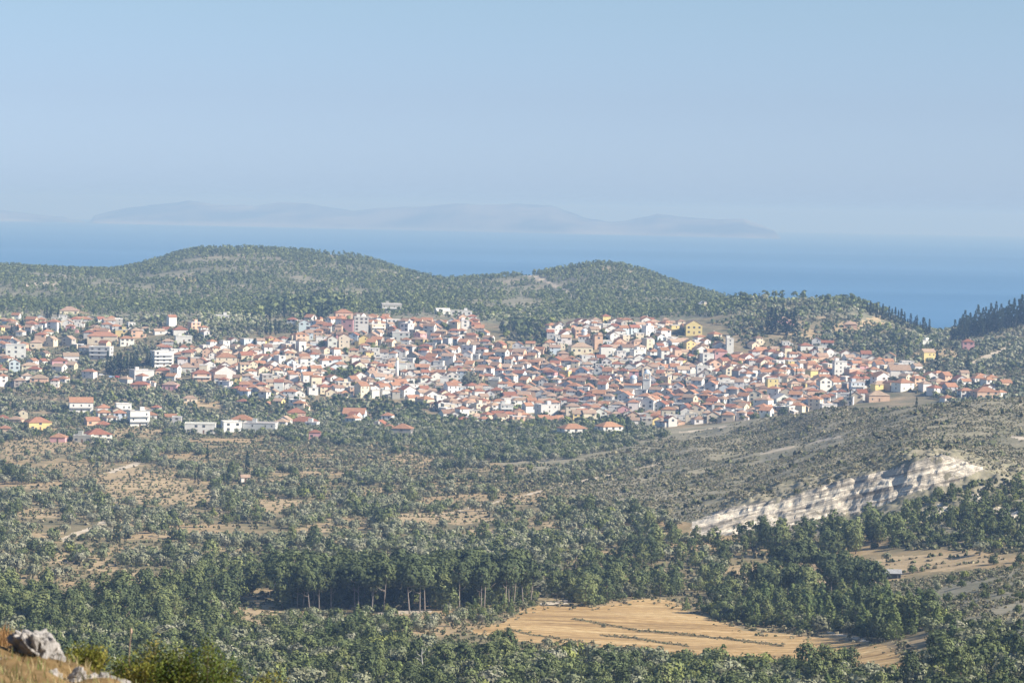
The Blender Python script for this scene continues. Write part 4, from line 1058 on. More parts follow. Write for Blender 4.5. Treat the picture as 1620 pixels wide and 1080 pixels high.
def trunk_mb(kind, seed):
    r = np.random.default_rng(seed); b = MB()
    top = {'pine': .75, 'young': .6, 'grove': .85, 'olive': .5, 'oak': .45, 'cypress': .7}[kind]
    rb = {'pine': .016, 'young': .012, 'grove': .014, 'olive': .055, 'oak': .035, 'cypress': .012}[kind]
    bend = r.uniform(-.09, .09, 2)
    pts = [(bend[0] * t * (1 - .4 * t), bend[1] * t, t * top) for t in np.linspace(-.06, 1, 6)]
    b.tube(pts, [rb * 1.25 * (1 - .75 * i / 5) for i in range(6)], 6)
    for q in range({'pine': 5, 'grove': 6, 'olive': 4, 'oak': 3, 'young': 0, 'cypress': 0}[kind]):
        t = r.uniform(.45, .9); a = r.uniform(0, 6.28); L = r.uniform(.12, .25)
        p = np.array([bend[0] * t * (1 - .4 * t), bend[1] * t, t * top])
        b.tube([p, p + np.array([math.cos(a) * L * .6, math.sin(a) * L * .6, .03]), p + np.array([math.cos(a) * L, math.sin(a) * L, .10])], [rb * .5, rb * .35, rb * .15], 5)
    return b

BARK = {'pine': (.19, .145, .11), 'young': (.16, .12, .09), 'grove': (.25, .215, .185), 'olive': (.17, .15, .125), 'oak': (.14, .115, .09), 'cypress': (.16, .13, .10)}
NEARP = {'pine': (95, 11, .030), 'young': (90, 10, .028), 'grove': (85, 11, .026), 'olive': (46, 8, .062), 'oak': (55, 9, .056), 'cypress': (110, 7, .022)}
FARP = {'pine': (40, 7, .05), 'young': (30, 5, .058), 'grove': (34, 5, .05), 'olive': (28, 7, .080), 'oak': (30, 7, .075), 'cypress': (50, 4, .036), 'bush': (7, 3, .27)}
TINYP = {'pine': (12, 3, .125), 'young': (12, 3, .11), 'olive': (11, 4, .17), 'oak': (11, 4, .16), 'cypress': (26, 3, .06), 'bush': (4, 3, .42)}
LOD = {}
for nm_, tab in (('near', NEARP), ('far', FARP), ('tiny', TINYP)):
    for kd, (nc, per, lf) in tab.items():
        for v in range(5):
            LOD[nm_, kd, v] = crown(kd, hash((kd, v)) % 1000 if False else (len(kd) * 131 + v * 17 + len(nm_)), nc, per, lf)
MESH = {}
for kd in NEARP:
    for v in range(5):
        Q, tt = LOD['near', kd, v]
        MESH['crown', kd, v] = np_mesh('crown', Q.reshape(-1, 3), np.arange(len(Q) * 4).reshape(-1, 4), M['leaf'], tt.reshape(-1))
        tm = trunk_mb(kd, v + 40)
        MESH['trunk', kd, v] = np_mesh('trunk', tm.v, list(tm.f), M['bark'], np.tile(BARK[kd], (len(tm.v), 1)), None, True)

# leaf colours by kind: (colour, word, share)
HUES = {
 'pine': [((.095, .118, .056), 'dark green', .40), ((.142, .166, .072), 'mid green', .40), ((.180, .200, .085), 'light green', .20)],
 'young': [((.105, .140, .058), 'mid green', .4), ((.155, .188, .072), 'light green', .6)],
 'grove': [((.082, .102, .050), 'dark green', .6), ((.110, .132, .060), 'mid green', .4)],
 'olive': [((.240, .246, .160), 'grey-green', .5), ((.280, .275, .195), 'silvery', .14), ((.190, .208, .118), 'dull green', .34)],
 'oak': [((.094, .115, .052), 'dark green', .38), ((.142, .166, .070), 'mid green', .37), ((.205, .225, .075), 'yellow-green', .09), ((.180, .182, .115), 'greyish', .16)],
 'cypress': [((.034, .050, .030), 'blackish green', .6), ((.050, .066, .038), 'dark green', .4)],
 'bush': [((.225, .205, .128), '', .4), ((.140, .148, .080), '', .32), ((.260, .232, .155), '', .28)],
}
TREES = []     # dicts: kind, x, y, z, h, hue, var
def zone(poly, mix, spacing, hs, keep=.9, drange=(560, 2040), clear=None, thin=None, off=0.0):
    """scatter over the ground inside a sighted outline, one per jittered cell"""
    px = np.array([p[0] for p in poly]); a0, a1 = az_of(px.min() - 20.), az_of(px.max() + 20.)
    d0, d1 = drange
    x0, x1 = min(d0 * math.sin(a0), d1 * math.sin(a0)), max(d0 * math.sin(a1), d1 * math.sin(a1))
    gx, gy = np.meshgrid(np.arange(x0, x1, spacing), np.arange(d0 * .96, d1, spacing), indexing='ij')
    gx = (gx + trng.uniform(-.46, .46, gx.shape) * spacing).ravel(); gy = (gy + trng.uniform(-.46, .46, gy.shape) * spacing).ravel()
    d = np.hypot(gx, gy); az = np.arctan2(gx, gy)
    k = (d > d0) & (d < d1) & (az > a0) & (az < a1) & (az > A[0]) & (az < A[-1])
    gx, gy = gx[k], gy[k]
    gz = height(gx, gy)
    qx, qy, _ = project(np.stack([gx, gy, gz], -1))
    jx = (fbm(gx, gy, 18, 2, 3 + off) - .5) * 16; jy = (fbm(gx, gy, 18, 2, 6 + off) - .5) * 8
    k = inside(poly, qx + jx, qy + jy)
    kp = keep if thin is None else keep * np.clip((fbm(gx, gy, thin[0], 3, 12 + off) - thin[1]) * thin[2] + .5, 0.02, 1)
    k &= trng.random(len(gx)) < kp
    gi, gj = cell(gx, gy)
    rg = REG[np.clip(gi.astype(int), 0, REG.shape[0] - 1), np.clip(gj.astype(int), 0, REG.shape[1] - 1)]
    k &= ~np.isin(rg, [5, 7, 8]) & ((rg != 9) | ((trng.random(len(gx)) < .07) & (mix[0][0] == 'bush')))
    k &= (rg != 6) | (trng.random(len(gx)) < (.12 if clear is None else clear))
    gx, gy, gz = gx[k], gy[k], gz[k]
    hmax = 12
    if poly[0][1] > 480:
        qx2, qy2, _ = project(np.stack([gx, gy, gz], -1))
        cov = np.zeros(len(gx), bool)
        for P_ in PLOTS:
            if P_[0][1] > 640 and mix[0][0] != 'bush': cov |= inside(P_, qx2, qy2 - 7) | inside(P_, qx2, qy2 - 15)
        for L_, hw_ in TRACKS:
            if L_[0][1] > 640 and L_[0][0] != 690: cov |= near_line(L_, qx2, qy2 - 8, 6.5)
        k = ~cov | (trng.random(len(gx)) < .14)
        gx, gy, gz = gx[k], gy[k], gz[k]
    else:
        qx2, qy2, _ = project(np.stack([gx, gy, gz], -1))
        k = ~near_line([(828, 436), (865, 450), (885, 459), (908, 473)], qx2, qy2, 2.8) | (np.hypot(gx, gy) < 2700)
        gx, gy, gz = gx[k], gy[k], gz[k]
    k = seen_part(gx, gy, hmax) > .12
    gx, gy, gz = gx[k], gy[k], gz[k]
    kinds = [m_[0] for m_ in mix]; cum = np.cumsum([m_[1] for m_ in mix]); cum = cum / cum[-1]
    which = np.searchsorted(cum, trng.random(len(gx)) * .9999)
    for i in range(len(gx)):
        kd = kinds[which[i]]
        h0, h1 = hs[kd] if isinstance(hs, dict) else hs
        TREES.append((kd, gx[i], gy[i], gz[i], trng.uniform(h0, h1)))

HT = {'pine': (5.5, 11), 'young': (4, 7.5), 'oak': (3.2, 6.2), 'olive': (3.6, 5.6), 'grove': (12.5, 15.5), 'cypress': (9, 13)}
# the bottom thicket
zone([(-430, 990), (380, 995), (470, 1003), (560, 1000), (690, 1028), (740, 1042), (800, 1046), (1000, 1045), (1200, 1058), (1440, 1074), (1470, 1040), (1560, 1016), (2080, 1012), (2080, 1130), (-430, 1130)], [('oak', .74), ('olive', .16), ('pine', .07), ('young', .03)], 4.3, {**HT, 'pine': (5, 9)}, .96, (560, 880))
# low bushes in front of the pine grove
zone([(440, 975), (600, 976), (800, 966), (835, 967), (765, 982), (712, 1000), (560, 1000), (470, 1003)], [('oak', .5), ('olive', .3), ('young', .2)], 5.0, {'oak': (2.2, 4), 'olive': (2.5, 4), 'young': (3, 5.5)}, .7, (700, 920))
# left pine and oak woods
zone([(-430, 928), (60, 944), (150, 946), (260, 938), (320, 918), (432, 905), (440, 930), (372, 950), (362, 998), (-430, 1000)], [('pine', .46), ('oak', .46), ('olive', .08)], 5.6, HT, .95, (700, 1160), None, (26, .36, 7))
zone([(432, 908), (860, 908), (860, 938), (430, 935)], [('oak', .45), ('olive', .55)], 6.0, {'oak': (2.6, 4.6), 'olive': (3.4, 4.8)}, .7, (880, 1160))
# the pine grove with bare trunks
zone([(432, 944), (520, 940), (700, 940), (800, 942), (846, 950), (840, 963), (600, 968), (440, 962)], [('grove', .72), ('pine', .28)], 5.6, {**HT, 'pine': (7, 11)}, .95, (860, 960))
zone([(432, 930), (800, 930), (860, 945), (840, 963), (600, 966), (440, 960)], [('oak', .8), ('young', .2)], 5.2, {'oak': (1.8, 3.6), 'young': (3, 5)}, .8, (850, 980))
# middle woods between grove, straw field and cliff
zone([(856, 905), (980, 880), (1030, 852), (1095, 852), (1205, 862), (1165, 890), (1210, 925), (1160, 962), (1070, 942), (856, 948)], [('pine', .36), ('oak', .40), ('olive', .24)], 6.2, {**HT, 'pine': (5.5, 9.5)}, .88, (860, 1180), None, (26, .44, 8))
zone([(890, 938), (1040, 930), (1050, 962), (1000, 966), (890, 962)], [('pine', .5), ('oak', .5)], 6.0, {**HT, 'pine': (7, 10)}, .9, (830, 960))
zone([(1062, 966), (1140, 962), (1170, 992), (1120, 990), (1060, 975)], [('oak', .8), ('young', .2)], 4.6, {'oak': (2.6, 4.2), 'young': (4, 6)}, .75, (800, 920))
# tall pines below the cliff and right of the straw field
zone([(1195, 862), (1340, 852), (1440, 842), (1440, 868), (1365, 880), (1340, 888), (1280, 888), (1200, 880)], [('pine', .7), ('oak', .3)], 7.2, {**HT, 'pine': (8, 12.5)}, .8, (960, 1240))
zone([(1205, 925), (1290, 928), (1350, 930), (1395, 925), (1400, 950), (1190, 962)], [('grove', .4), ('pine', .5), ('oak', .1)], 7.2, {**HT, 'grove': (10, 13), 'pine': (9, 13)}, .85, (850, 980))
zone([(1130, 972), (1250, 955), (1400, 955), (1470, 985), (1480, 1030), (1420, 1022), (1290, 1000), (1170, 990)], [('young', .42), ('pine', .2), ('oak', .38)], 4.8, {**HT, 'young': (5, 9.5), 'pine': (7, 10)}, .93, (740, 920))
zone([(1440, 985), (1600, 1000), (2080, 990), (2080, 1040), (1480, 1050)], [('oak', .6), ('young', .1), ('olive', .3)], 5.4, HT, .55, (640, 880))
zone([(1400, 918), (1640, 890), (2080, 890), (2080, 1000), (1570, 1005), (1480, 985), (1420, 945)], [('oak', .85), ('olive', .15)], 7, {'oak': (1.8, 3.4), 'olive': (2, 3.4)}, .35, (640, 985))
# wooded foot of the cliff and the knoll on the right
zone([(1090, 856), (1200, 850), (1300, 842), (1400, 820), (1450, 792), (1500, 800), (1640, 820), (2080, 820), (2080, 878), (1440, 868), (1340, 858), (1200, 866)], [('pine', .5), ('oak', .5)], 6.2, {**HT, 'pine': (5, 8.5), 'oak': (2.6, 5)}, .62, (990, 1200), None, (26, .42, 6))
zone([(1400, 834), (1450, 790), (1500, 778), (1560, 768), (1640, 770), (2080, 770), (2080, 872), (1440, 868)], [('oak', .82), ('pine', .18)], 4.4, {'oak': (1.6, 4.2), 'pine': (4, 7)}, .8, (980, 1260))
# groves of olives
zone([(-430, 698), (300, 698), (350, 740), (450, 740), (700, 728), (862, 742), (800, 790), (1000, 800), (1085, 838), (1000, 850), (860, 890), (430, 890), (300, 915), (150, 942), (-430, 925)], [('olive', .66), ('oak', .32), ('pine', .02)], 6.0, {**HT, 'olive': (3.6, 5.6), 'oak': (2.6, 6.4)}, 1.0, (1000, 2040), .06, (36, .485, 9))
zone([(700, 800), (1000, 800), (1040, 850), (860, 908), (430, 908), (430, 870)], [('olive', .62), ('oak', .33), ('pine', .05)], 6.6, {**HT, 'pine': (5, 8)}, .72, (930, 1300))
zone([(870, 745), (960, 728), (1060, 718), (1060, 735), (960, 752), (870, 770)], [('olive', .8), ('oak', .2)], 6.5, {'olive': (3.0, 4.4), 'oak': (3, 4.5)}, .8, (1300, 1900))
zone([(330, 700), (620, 690), (700, 726), (450, 738)], [('oak', .6), ('olive', .4)], 9, {'oak': (1.6, 3.4), 'olive': (2.5, 4)}, .55, (1560, 2040), .3)
# trees in front of the village and among the outlying houses
zone([(440, 655), (600, 655), (1010, 672), (1060, 690), (862, 738), (700, 725), (450, 698)], [('oak', .62), ('olive', .38)], 6.4, {**HT, 'oak': (3.6, 7)}, .92, (1700, 2160))
zone([(-430, 500), (150, 492), (380, 494), (520, 500), (420, 545), (330, 548), (250, 565), (330, 606), (400, 640), (480, 650), (450, 700), (-430, 700)], [('olive', .6), ('oak', .4)], 6.2, {**HT, 'oak': (3.2, 6.5)}, 1.0, (1900, 2680), .12, (40, .41, 7))
zone([(250, 600), (390, 630), (480, 640), (600, 640), (700, 664), (700, 690), (440, 690), (250, 660)], [('oak', .55), ('olive', .45)], 6.0, {**HT, 'oak': (3.6, 7)}, .9, (1950, 2300), .3, (35, .40, 7))
# hills
zone([(-430, 395), (1160, 395), (1215, 468), (1160, 500), (880, 506), (500, 500), (-430, 496)], [('pine', .55), ('oak', .45)], 6.2, {'pine': (4.5, 7.5), 'oak': (1.6, 3.4)}, .95, (2560, 3990), .5, (75, .38, 5))
# knoll right of the village, olive slope beyond
zone([(1120, 462), (1480, 462), (1490, 575), (1300, 562), (1170, 545), (1120, 510)], [('oak', .55), ('olive', .35), ('pine', .10)], 6.6, {**HT, 'oak': (2.6, 6)}, .92, (2400, 2900), .3, (34, .40, 6))
zone([(1440, 535), (1500, 515), (2080, 490), (2080, 650), (1500, 645), (1435, 605)], [('olive', .75), ('oak', .25)], 6.8, HT, .92, (2060, 2800), .25, (45, .36, 6))
# trees among the houses
zone(TOWN, [('oak', .8), ('olive', .2)], 8, {'oak': (4, 8), 'olive': (3.5, 5.5)}, .5, (2040, 2640))
zone([(795, 512), (872, 514), (862, 550), (800, 550)], [('oak', 1)], 8, {'oak': (6, 9)}, .95, (2300, 2640), .6)
zone([(740, 486), (900, 490), (880, 516), (800, 514), (760, 508)], [('oak', .6), ('olive', .4)], 6.5, {'oak': (3, 6), 'olive': (3.2, 5)}, .9, (2400, 2800), .5)
zone([(515, 592), (572, 586), (576, 604), (520, 607)], [('oak', 1)], 7, {'oak': (6, 8)}, .95, (2200, 2500), .6)
# rows of pines on the skyline and beside the hills
zone([(430, 486), (540, 476), (560, 500), (500, 512), (400, 506)], [('pine', .9), ('cypress', .1)], 9, {'pine': (9, 14), 'cypress': (10, 14)}, .85, (2560, 2960))
zone([(1290, 462), (1420, 486), (1470, 520), (1400, 500), (1330, 480)], [('pine', .9), ('oak', .1)], 8, {'pine': (6, 10), 'oak': (4, 6)}, .7, (2550, 2860))
# the dark cypress stands, each tree as sighted: x, base y, height in pixels
CY_PX = [(170 + 5.2 * k, 592 + (k % 3), 38 - (k * 7) % 9) for k in range(10)] + [(233, 580, 30), (238, 581, 24), (247, 580, 22)]
CY_PX += [(391, 748, 36), (361, 768, 34), (314, 766, 32), (328, 728, 26), (308, 764, 20), (186, 858, 40), (181, 860, 30), (198, 860, 26), (189, 866, 22), (60, 714, 15)]
CY_PX += [(993, 690, 34), (1075, 664, 22), (1083, 662, 16), (1482, 592, 38), (1531, 592, 32), (1345, 642, 26), (1450, 644, 18), (1093, 661, 18), (1178, 650, 12)]
CY_PX += [(1214 + 6.1 * k, 524 + (k * 5) % 9, 34 + (k * 11) % 16) for k in range(8)]
CY_PX += [(1372 + 4.9 * k, 494 + 1.8 * k + (k * 3) % 6, 17 + (k * 7) % 13) for k in range(21)]
CY_PX += [(1518 + 4.1 * k, 530 - 1.0 * k + (k * 5) % 7, 27 + (k * 7) % 17) for k in range(32)]
CY_PX += [(1506 + 4.4 * k, 540 - 1.1 * k + (k * 7) % 6, 24 + (k * 11) % 19) for k in range(29)]
CY_PX += [(1448, 522, 22), (1462, 526, 25), (1470, 530, 18), (1523, 530, 34)]
CY_PX += [(455, 640, 18), (585, 655, 20), (690, 650, 18), (840, 560, 18), (905, 640, 16), (700, 560, 14), (480, 560, 14), (1200, 590, 16), (1260, 600, 18), (1420, 560, 20), (285, 560, 20), (128, 640, 18), (310, 572, 16), (20, 650, 16)]
CY_PX += [(74, 505, 24), (80, 504, 20), (92, 503, 18), (70, 500, 14), (182, 508, 14), (248, 489, 10), (421, 529, 24), (428, 530, 22), (436, 530, 26), (441, 527, 20), (406, 524, 14), (497, 515, 16), (503, 514, 18), (512, 513, 14), (520, 514, 18), (28, 530, 18), (35, 527, 22), (18, 529, 15), (95, 528, 18), (128, 528, 14), (300, 500, 12), (5, 502, 10), (1300, 500, 16), (1313, 498, 18), (1335, 492, 14)]
for px, py, hp in CY_PX:
    P = hit(px, py, 1100.0)
    TREES.append(('cypress', P[0], P[1], P[2], hp * math.hypot(P[0], P[1]) / F_PX))
# single trees one can point to
def one(kd, px, py, hp, dmin=600.0):
    P = hit(px, py, dmin)
    TREES.append((kd, P[0], P[1], P[2], hp * math.hypot(P[0], P[1]) / F_PX))
one('oak', 745, 611, 34, 2000.0)
one('oak', 790, 1007, 17); one('oak', 955, 992, 8); one('olive', 865, 1022, 16); one('oak', 880, 1020, 10); one('olive', 905, 1024, 14)
one('oak', 1208, 474, 14, 2400.0); one('oak', 1300, 478, 16, 2400.0); one('oak', 1312, 477, 17, 2400.0); one('oak', 1322, 479, 15, 2400.0); one('oak', 1345, 484, 12, 2400.0)
one('olive', 1402, 889, 18); one('oak', 1443, 906, 18); one('oak', 1458, 904, 12); one('oak', 1572, 892, 20); one('oak', 1615, 890, 20); one('olive', 1550, 878, 26)
for px, py, hp in ((648, 970, 82), (656, 966, 80), (664, 968, 76), (672, 966, 78), (524, 966, 70), (505, 967, 62), (490, 968, 66), (549, 964, 72), (470, 964, 60), (700, 962, 70), (612, 962, 74), (640, 964, 80), (684, 962, 76)):
    one('grove', px, py, hp)
for px, py, hp in ((1336, 935, 66), (1318, 932, 58), (1302, 930, 62), (1248, 934, 72), (1262, 930, 78), (1230, 928, 66), (1280, 928, 70)):
    one('grove', px, py, hp)
print("TREES", "kinds", __import__("collections").Counter(t[0] for t in TREES)); print("TREES", len(TREES))

TK = np.array([t[0] for t in TREES])
TP = np.array([[t[1], t[2], t[3]] for t in TREES]); TH = np.array([t[4] for t in TREES])
TD = np.hypot(TP[:, 0], TP[:, 1])
tx, ty, _ = project(TP)
TW = np.array([{'pine': .6, 'young': .6, 'grove': .5, 'olive': 1.15, 'oak': 1.15, 'cypress': .18}[k] for k in TK]) * TH
vis_h = seen_part(TP[:, 0], TP[:, 1], TH)
buf = np.zeros((540, 810), bool)
vis = np.zeros(len(TREES))
for i in np.argsort(TD):
    kx = F_PX / TD[i] / 2
    x, y = tx[i] / 2, ty[i] / 2
    x0, x1 = int(max(0, x - TW[i] * kx * .42)), int(min(810, x + TW[i] * kx * .42 + 1))
    y0 = int(max(0, y - TH[i] * kx)); y1 = int(min(540, y - TH[i] * kx * (1 - vis_h[i]) + 1))
    if TK[i] == 'grove': y1 = min(y1, int(y - TH[i] * kx * .45))
    if x1 <= x0 or y1 <= y0: continue
    c = buf[y0:y1, x0:x1]
    vis[i] = (~c).sum()
    c[:] = True
# keep the houses clear of trunks
hp_ = np.array([[s['P'][0], s['P'][1], max(s['w'], s['dp']) * .44] for s in HS])
near = np.zeros(len(TREES), bool)
for a, b, c in hp_:
    near |= (TP[:, 0] - a) ** 2 + (TP[:, 1] - b) ** 2 < (c + .4) ** 2
near &= TK != 'cypress'
# nothing tall right in front of a house that shows plainly
for s in HS:
    if s['lm']:
        a, b = s['P'][0], s['P'][1]; dd_ = s['d']
        ux, uy = -a / dd_, -b / dd_
        q = (TP[:, 0] - a) * ux + (TP[:, 1] - b) * uy; r = np.abs((TP[:, 0] - a) * uy - (TP[:, 1] - b) * ux)
        near |= (q > 0) & (q < 16) & (r < s['w'] * .55) & (TK != 'cypress')
for i in np.where(TK == 'cypress')[0]:
    a, b = TP[i, 0], TP[i, 1]; dd_ = TD[i]
    ux, uy = -a / dd_, -b / dd_
    q = (TP[:, 0] - a) * ux + (TP[:, 1] - b) * uy; r = np.abs((TP[:, 0] - a) * uy - (TP[:, 1] - b) * ux)
    near |= (q > -4) & (q < 55) & (r < 3.2) & (TK != 'cypress')
order = np.argsort(-vis)
single = np.zeros(len(TREES), bool)
NAMEOF = {'pine': 'pine_tree', 'young': 'pine_tree', 'grove': 'pine_tree', 'olive': 'olive_tree', 'oak': 'broadleaf_tree', 'cypress': 'cypress_tree'}
count = {}
for i in order:
    if near[i] or vis[i] < 2: continue
    n_ = NAMEOF[TK[i]]
    if count.get(n_, 0) < 285:
        count[n_] = count.get(n_, 0) + 1; single[i] = True
hue_i = np.array([int(np.searchsorted(np.cumsum([h_[2] for h_ in HUES[k]]), trng.random() * .9999 * sum(h_[2] for h_ in HUES[k]))) for k in TK])
T_ANCH = [("foreground rock outcrop", 70, 1020), ("shaded bare clearing", 405, 970), ("bare-trunk pine grove", 640, 930), ("straw field's left corner", 750, 998), ("straw field's right end", 1425, 1045), ("straw field's far edge", 1040, 950), ("straw field's near edge", 1050, 1050), ("metal sheds", 1398, 905), ("white cliff", 1300, 800),
          ("straw patch between pines", 1182, 902), ("pale farm track", 135, 840), ("terraced straw plots", 230, 770), ("long straw terrace", 700, 818), ("dark-fronted store", 412, 677), ("scrub slope's pale path", 950, 755), ("lone front cypress", 993, 672), ("tiny field hut", 388, 760), ("white bell tower", 1023, 605), ("yellow gabled hall", 1096, 518), ("bright yellow house", 1467, 562), ("dark cypress row", 192, 575), ("white apartment block", 571, 516),
          ("small knoll house", 1113, 484), ("pine grove's left end", 450, 930), ("right-hand scrub corner", 1580, 960)]
labs = []
for i in np.where(single)[0]:
    kd = TK[i]; h_ = TH[i]
    if kd == 'grove': base = "tall bare-trunked pine"
    elif kd == 'young': base = "pointed young pine"
    elif kd == 'pine': base = ("tall " if h_ > 9.5 else "low ") + "rounded pine"
    elif kd == 'olive': base = "round olive tree" if h_ > 4.1 else "small olive tree"
    elif kd == 'oak': base = "bushy broadleaf tree" if h_ > 4.6 else "low bushy tree"
    else: base = "tall slim cypress" if h_ > 12 else "short slim cypress"
    labs.append(dict(i=i, sx=float(tx[i]), sy=float(ty[i] - h_ * .5 * F_PX / TD[i]), desc=HUES[kd][hue_i[i]][1] + " " + base))
place_labels(labs, T_ANCH)
labof = {l['i']: l['label'] for l in labs}
GRP = {'pine_tree': 'pines of the valley woods', 'olive_tree': 'olive trees of the groves', 'broadleaf_tree': 'broadleaf trees of the thickets', 'cypress_tree': 'dark cypresses about the village'}
for i in np.where(single)[0]:
    kd = TK[i]; n_ = NAMEOF[kd]; v = int(trng.integers(5)); s = TH[i]
    wx = trng.uniform(.85, 1.2)
    c = np.array(HUES[kd][hue_i[i]][0]) * trng.uniform(.85, 1.18)
    r_ = root_at(n_, (TP[i, 0], TP[i, 1], TP[i, 2] - .1), trng.uniform(0, 6.28))
    link('trunk', MESH['trunk', kd, v], r_, None, 0, (s, s, s))
    link('crown', MESH['crown', kd, v], r_, None, 0, (s * wx, s * wx * trng.uniform(.9, 1.1), s), c)
    tag(r_, labof[i], {'pine_tree': 'pine', 'olive_tree': 'olive tree', 'broadleaf_tree': 'tree', 'cypress_tree': 'cypress'}[n_], GRP[n_])

def merged(name, idx, label, P=None, H=None, K=None, C=None, lod=None):
    """many far plants as one mass: the leaf clumps of each, moved and scaled"""
    Qs, Ts = [], []
    for kd in np.unique(K[idx]):
        for v in range(5):
            for L in ('near', 'far', 'tiny'):
                if ((L, kd, v)) not in LOD: continue
                k = idx[(K[idx] == kd) & (VAR[idx] == v) & (lod[idx] == L)]
                if len(k) == 0: continue
                Q, tt = LOD[L, kd, v]
                a = trng.uniform(0, 6.28, len(k)); ca, sa_ = np.cos(a), np.sin(a)
                wx = trng.uniform(.85, 1.25, len(k))
                q = Q.reshape(-1, 3)
                X = (q[None, :, 0] * ca[:, None] - q[None, :, 1] * sa_[:, None]) * (H[k] * wx)[:, None] + P[k, 0][:, None]
                Y = (q[None, :, 0] * sa_[:, None] + q[None, :, 1] * ca[:, None]) * (H[k] * wx)[:, None] + P[k, 1][:, None]
                Z = q[None, :, 2] * H[k][:, None] + P[k, 2][:, None] - .1
                Qs.append(np.stack([X, Y, Z], -1).reshape(-1, 3).astype(np.float32))
                Ts.append((tt.reshape(-1)[None, :, None] * C[k][:, None, :]).reshape(-1, 3).astype(np.float32))
    V = np.concatenate(Qs); T = np.concatenate(Ts)
    o = link(name, np_mesh(name, V, np.arange(len(V)).reshape(-1, 4), M['leaf'], T))
    print(name, len(idx), "plants", len(V) // 4, "quads")
    return tag(o, label, None, None, 'stuff')

VAR = trng.integers(0, 5, len(TREES))
COLR = np.array([HUES[k][h_][0] for k, h_ in zip(TK, hue_i)]) * trng.uniform(.82, 1.2, len(TREES))[:, None]
LODN = np.where(TD < 1000, 'near', np.where(TD < 2080, 'far', 'tiny'))
LODN = np.where((TK == 'grove') & (LODN == 'tiny'), 'far', LODN)
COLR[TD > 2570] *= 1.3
rest = ~single & ~near
hill = TD > 2570
for nm_, sel, lab in (('pine_woods', np.isin(TK, ['pine', 'young', 'grove', 'cypress']) & ~hill, 'pines standing close together in the valley woods'),
                      ('olive_groves', (TK == 'olive') & ~hill, 'olive trees covering the valley slopes'),
                      ('broadleaf_thicket', (TK == 'oak') & ~hill, 'broadleaf thicket covering the valley floor'),
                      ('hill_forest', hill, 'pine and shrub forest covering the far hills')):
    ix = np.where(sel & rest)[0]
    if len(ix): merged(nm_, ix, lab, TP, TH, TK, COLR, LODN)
# bare trunks of the merged near pines
b = []
ix = np.where(rest & np.isin(TK, ['grove', 'pine']) & (TD < 1000))[0]

# scrub: low bushes, nobody could count them
SB = []
def scrub(poly, spacing, hs, keep, drange, thin=None, off=0.0, hues=(0, 1, 2), clear=.35):
    global TREES
    old = TREES; TREES = []
    zone(poly, [('bush', 1)], spacing, {'bush': hs}, keep, drange, clear, thin, off)
    for t in TREES: SB.append((t[1], t[2], t[3], t[4], hues[trng.integers(len(hues))]))
    TREES = old
scrub([(690, 745), (860, 740), (1075, 690), (1290, 645), (1480, 635), (1640, 618), (2080, 600), (2080, 800), (1620, 770), (1540, 740), (1490, 722), (1310, 770), (1095, 826), (1000, 815), (800, 795)], 2.0, (.32, .95), 1.0, (1180, 1960), (14, .36, 6), 2.0)
scrub([(690, 745), (860, 740), (1075, 690), (1290, 645), (1480, 635), (1640, 618), (2080, 600), (2080, 800), (1620, 770), (1540, 740), (1490, 722), (1310, 770), (1095, 826), (1000, 815), (800, 795)], 8.0, (1.2, 2.3), .8, (1180, 1960), (30, .50, 8), 9.0, (1, 1, 0))
scrub([(1395, 905), (1640, 885), (2080, 880), (2080, 1030), (1560, 1020), (1480, 1000), (1420, 950)], 1.9, (.4, 1.15), 1.0, (600, 990), (14, .42, 7), 4.0)
scrub([(1400, 872), (1440, 810), (1500, 775), (1640, 740), (2080, 740), (2080, 880)], 2.5, (.7, 1.8), 1.0, (960, 1280), (12, .44, 6), 5.0, (0, 1, 1))
scrub([(-430, 840), (1100, 840), (1200, 860), (1480, 1040), (2080, 1040), (2080, 1130), (-430, 1130)], 3.4, (.6, 1.5), .7, (570, 1180), None, 6.0, (0, 1, 1))
scrub([(-430, 690), (300, 690), (340, 700), (620, 690), (870, 740), (1000, 810), (1080, 840), (-430, 850)], 4.4, (.6, 1.4), .75, (1150, 2040), (24, .47, 6), 7.0)
scrub([(330, 698), (620, 690), (700, 726), (450, 738), (340, 738)], 2.6, (.7, 1.5), .9, (1540, 2040), (18, .46, 7), 8.0, (0, 0, 1))
for lo, hi in ((1400, 2040),):
    n0 = len(SB)
    scrub([(300, 690), (620, 684), (880, 735), (1010, 745), (860, 812), (640, 800), (330, 770)], 1.9, (.7, 1.5), 1.0, (lo, hi), None, 8.0, (1, 1, 0))
    keepb = []
    for b_ in SB[n0:]:
        d_ = math.hypot(b_[0], b_[1]) + 18 * float(fbm(b_[0], b_[1], 90, 3, 17.0))
        f_ = float(fbm(b_[0], b_[1], 30, 2, 27.0))
        if (d_ % 17) < 3.2 and f_ > .40: keepb.append(b_)
    SB[n0:] = keepb
scrub([(1180, 470), (1480, 470), (2080, 490), (2080, 640), (1500, 640), (1300, 565), (1170, 545)], 3.0, (.8, 2.0), .9, (2060, 2900), (25, .42, 6), 6.0, (1, 1, 0))
scrub([(-430, 500), (520, 500), (430, 545), (250, 566), (330, 610), (480, 650), (450, 700), (-430, 700)], 3.4, (.7, 1.8), .85, (1950, 2680), (25, .42, 6), 6.0, (1, 1, 0))
n0 = len(SB)
for P_ in PLOTS:
    if P_[0][1] > 640: scrub(P_, 1.7, (.4, 1.3), 1.0, (600, 2040), None, 3.0, (1, 1, 0), 1.0)
SB[n0:] = [b_ for b_ in SB[n0:] if ((math.hypot(b_[0], b_[1]) + 14 * float(fbm(b_[0], b_[1], 60, 2, 17.0))) % 12) < 2.4 and trng.random() < .6]
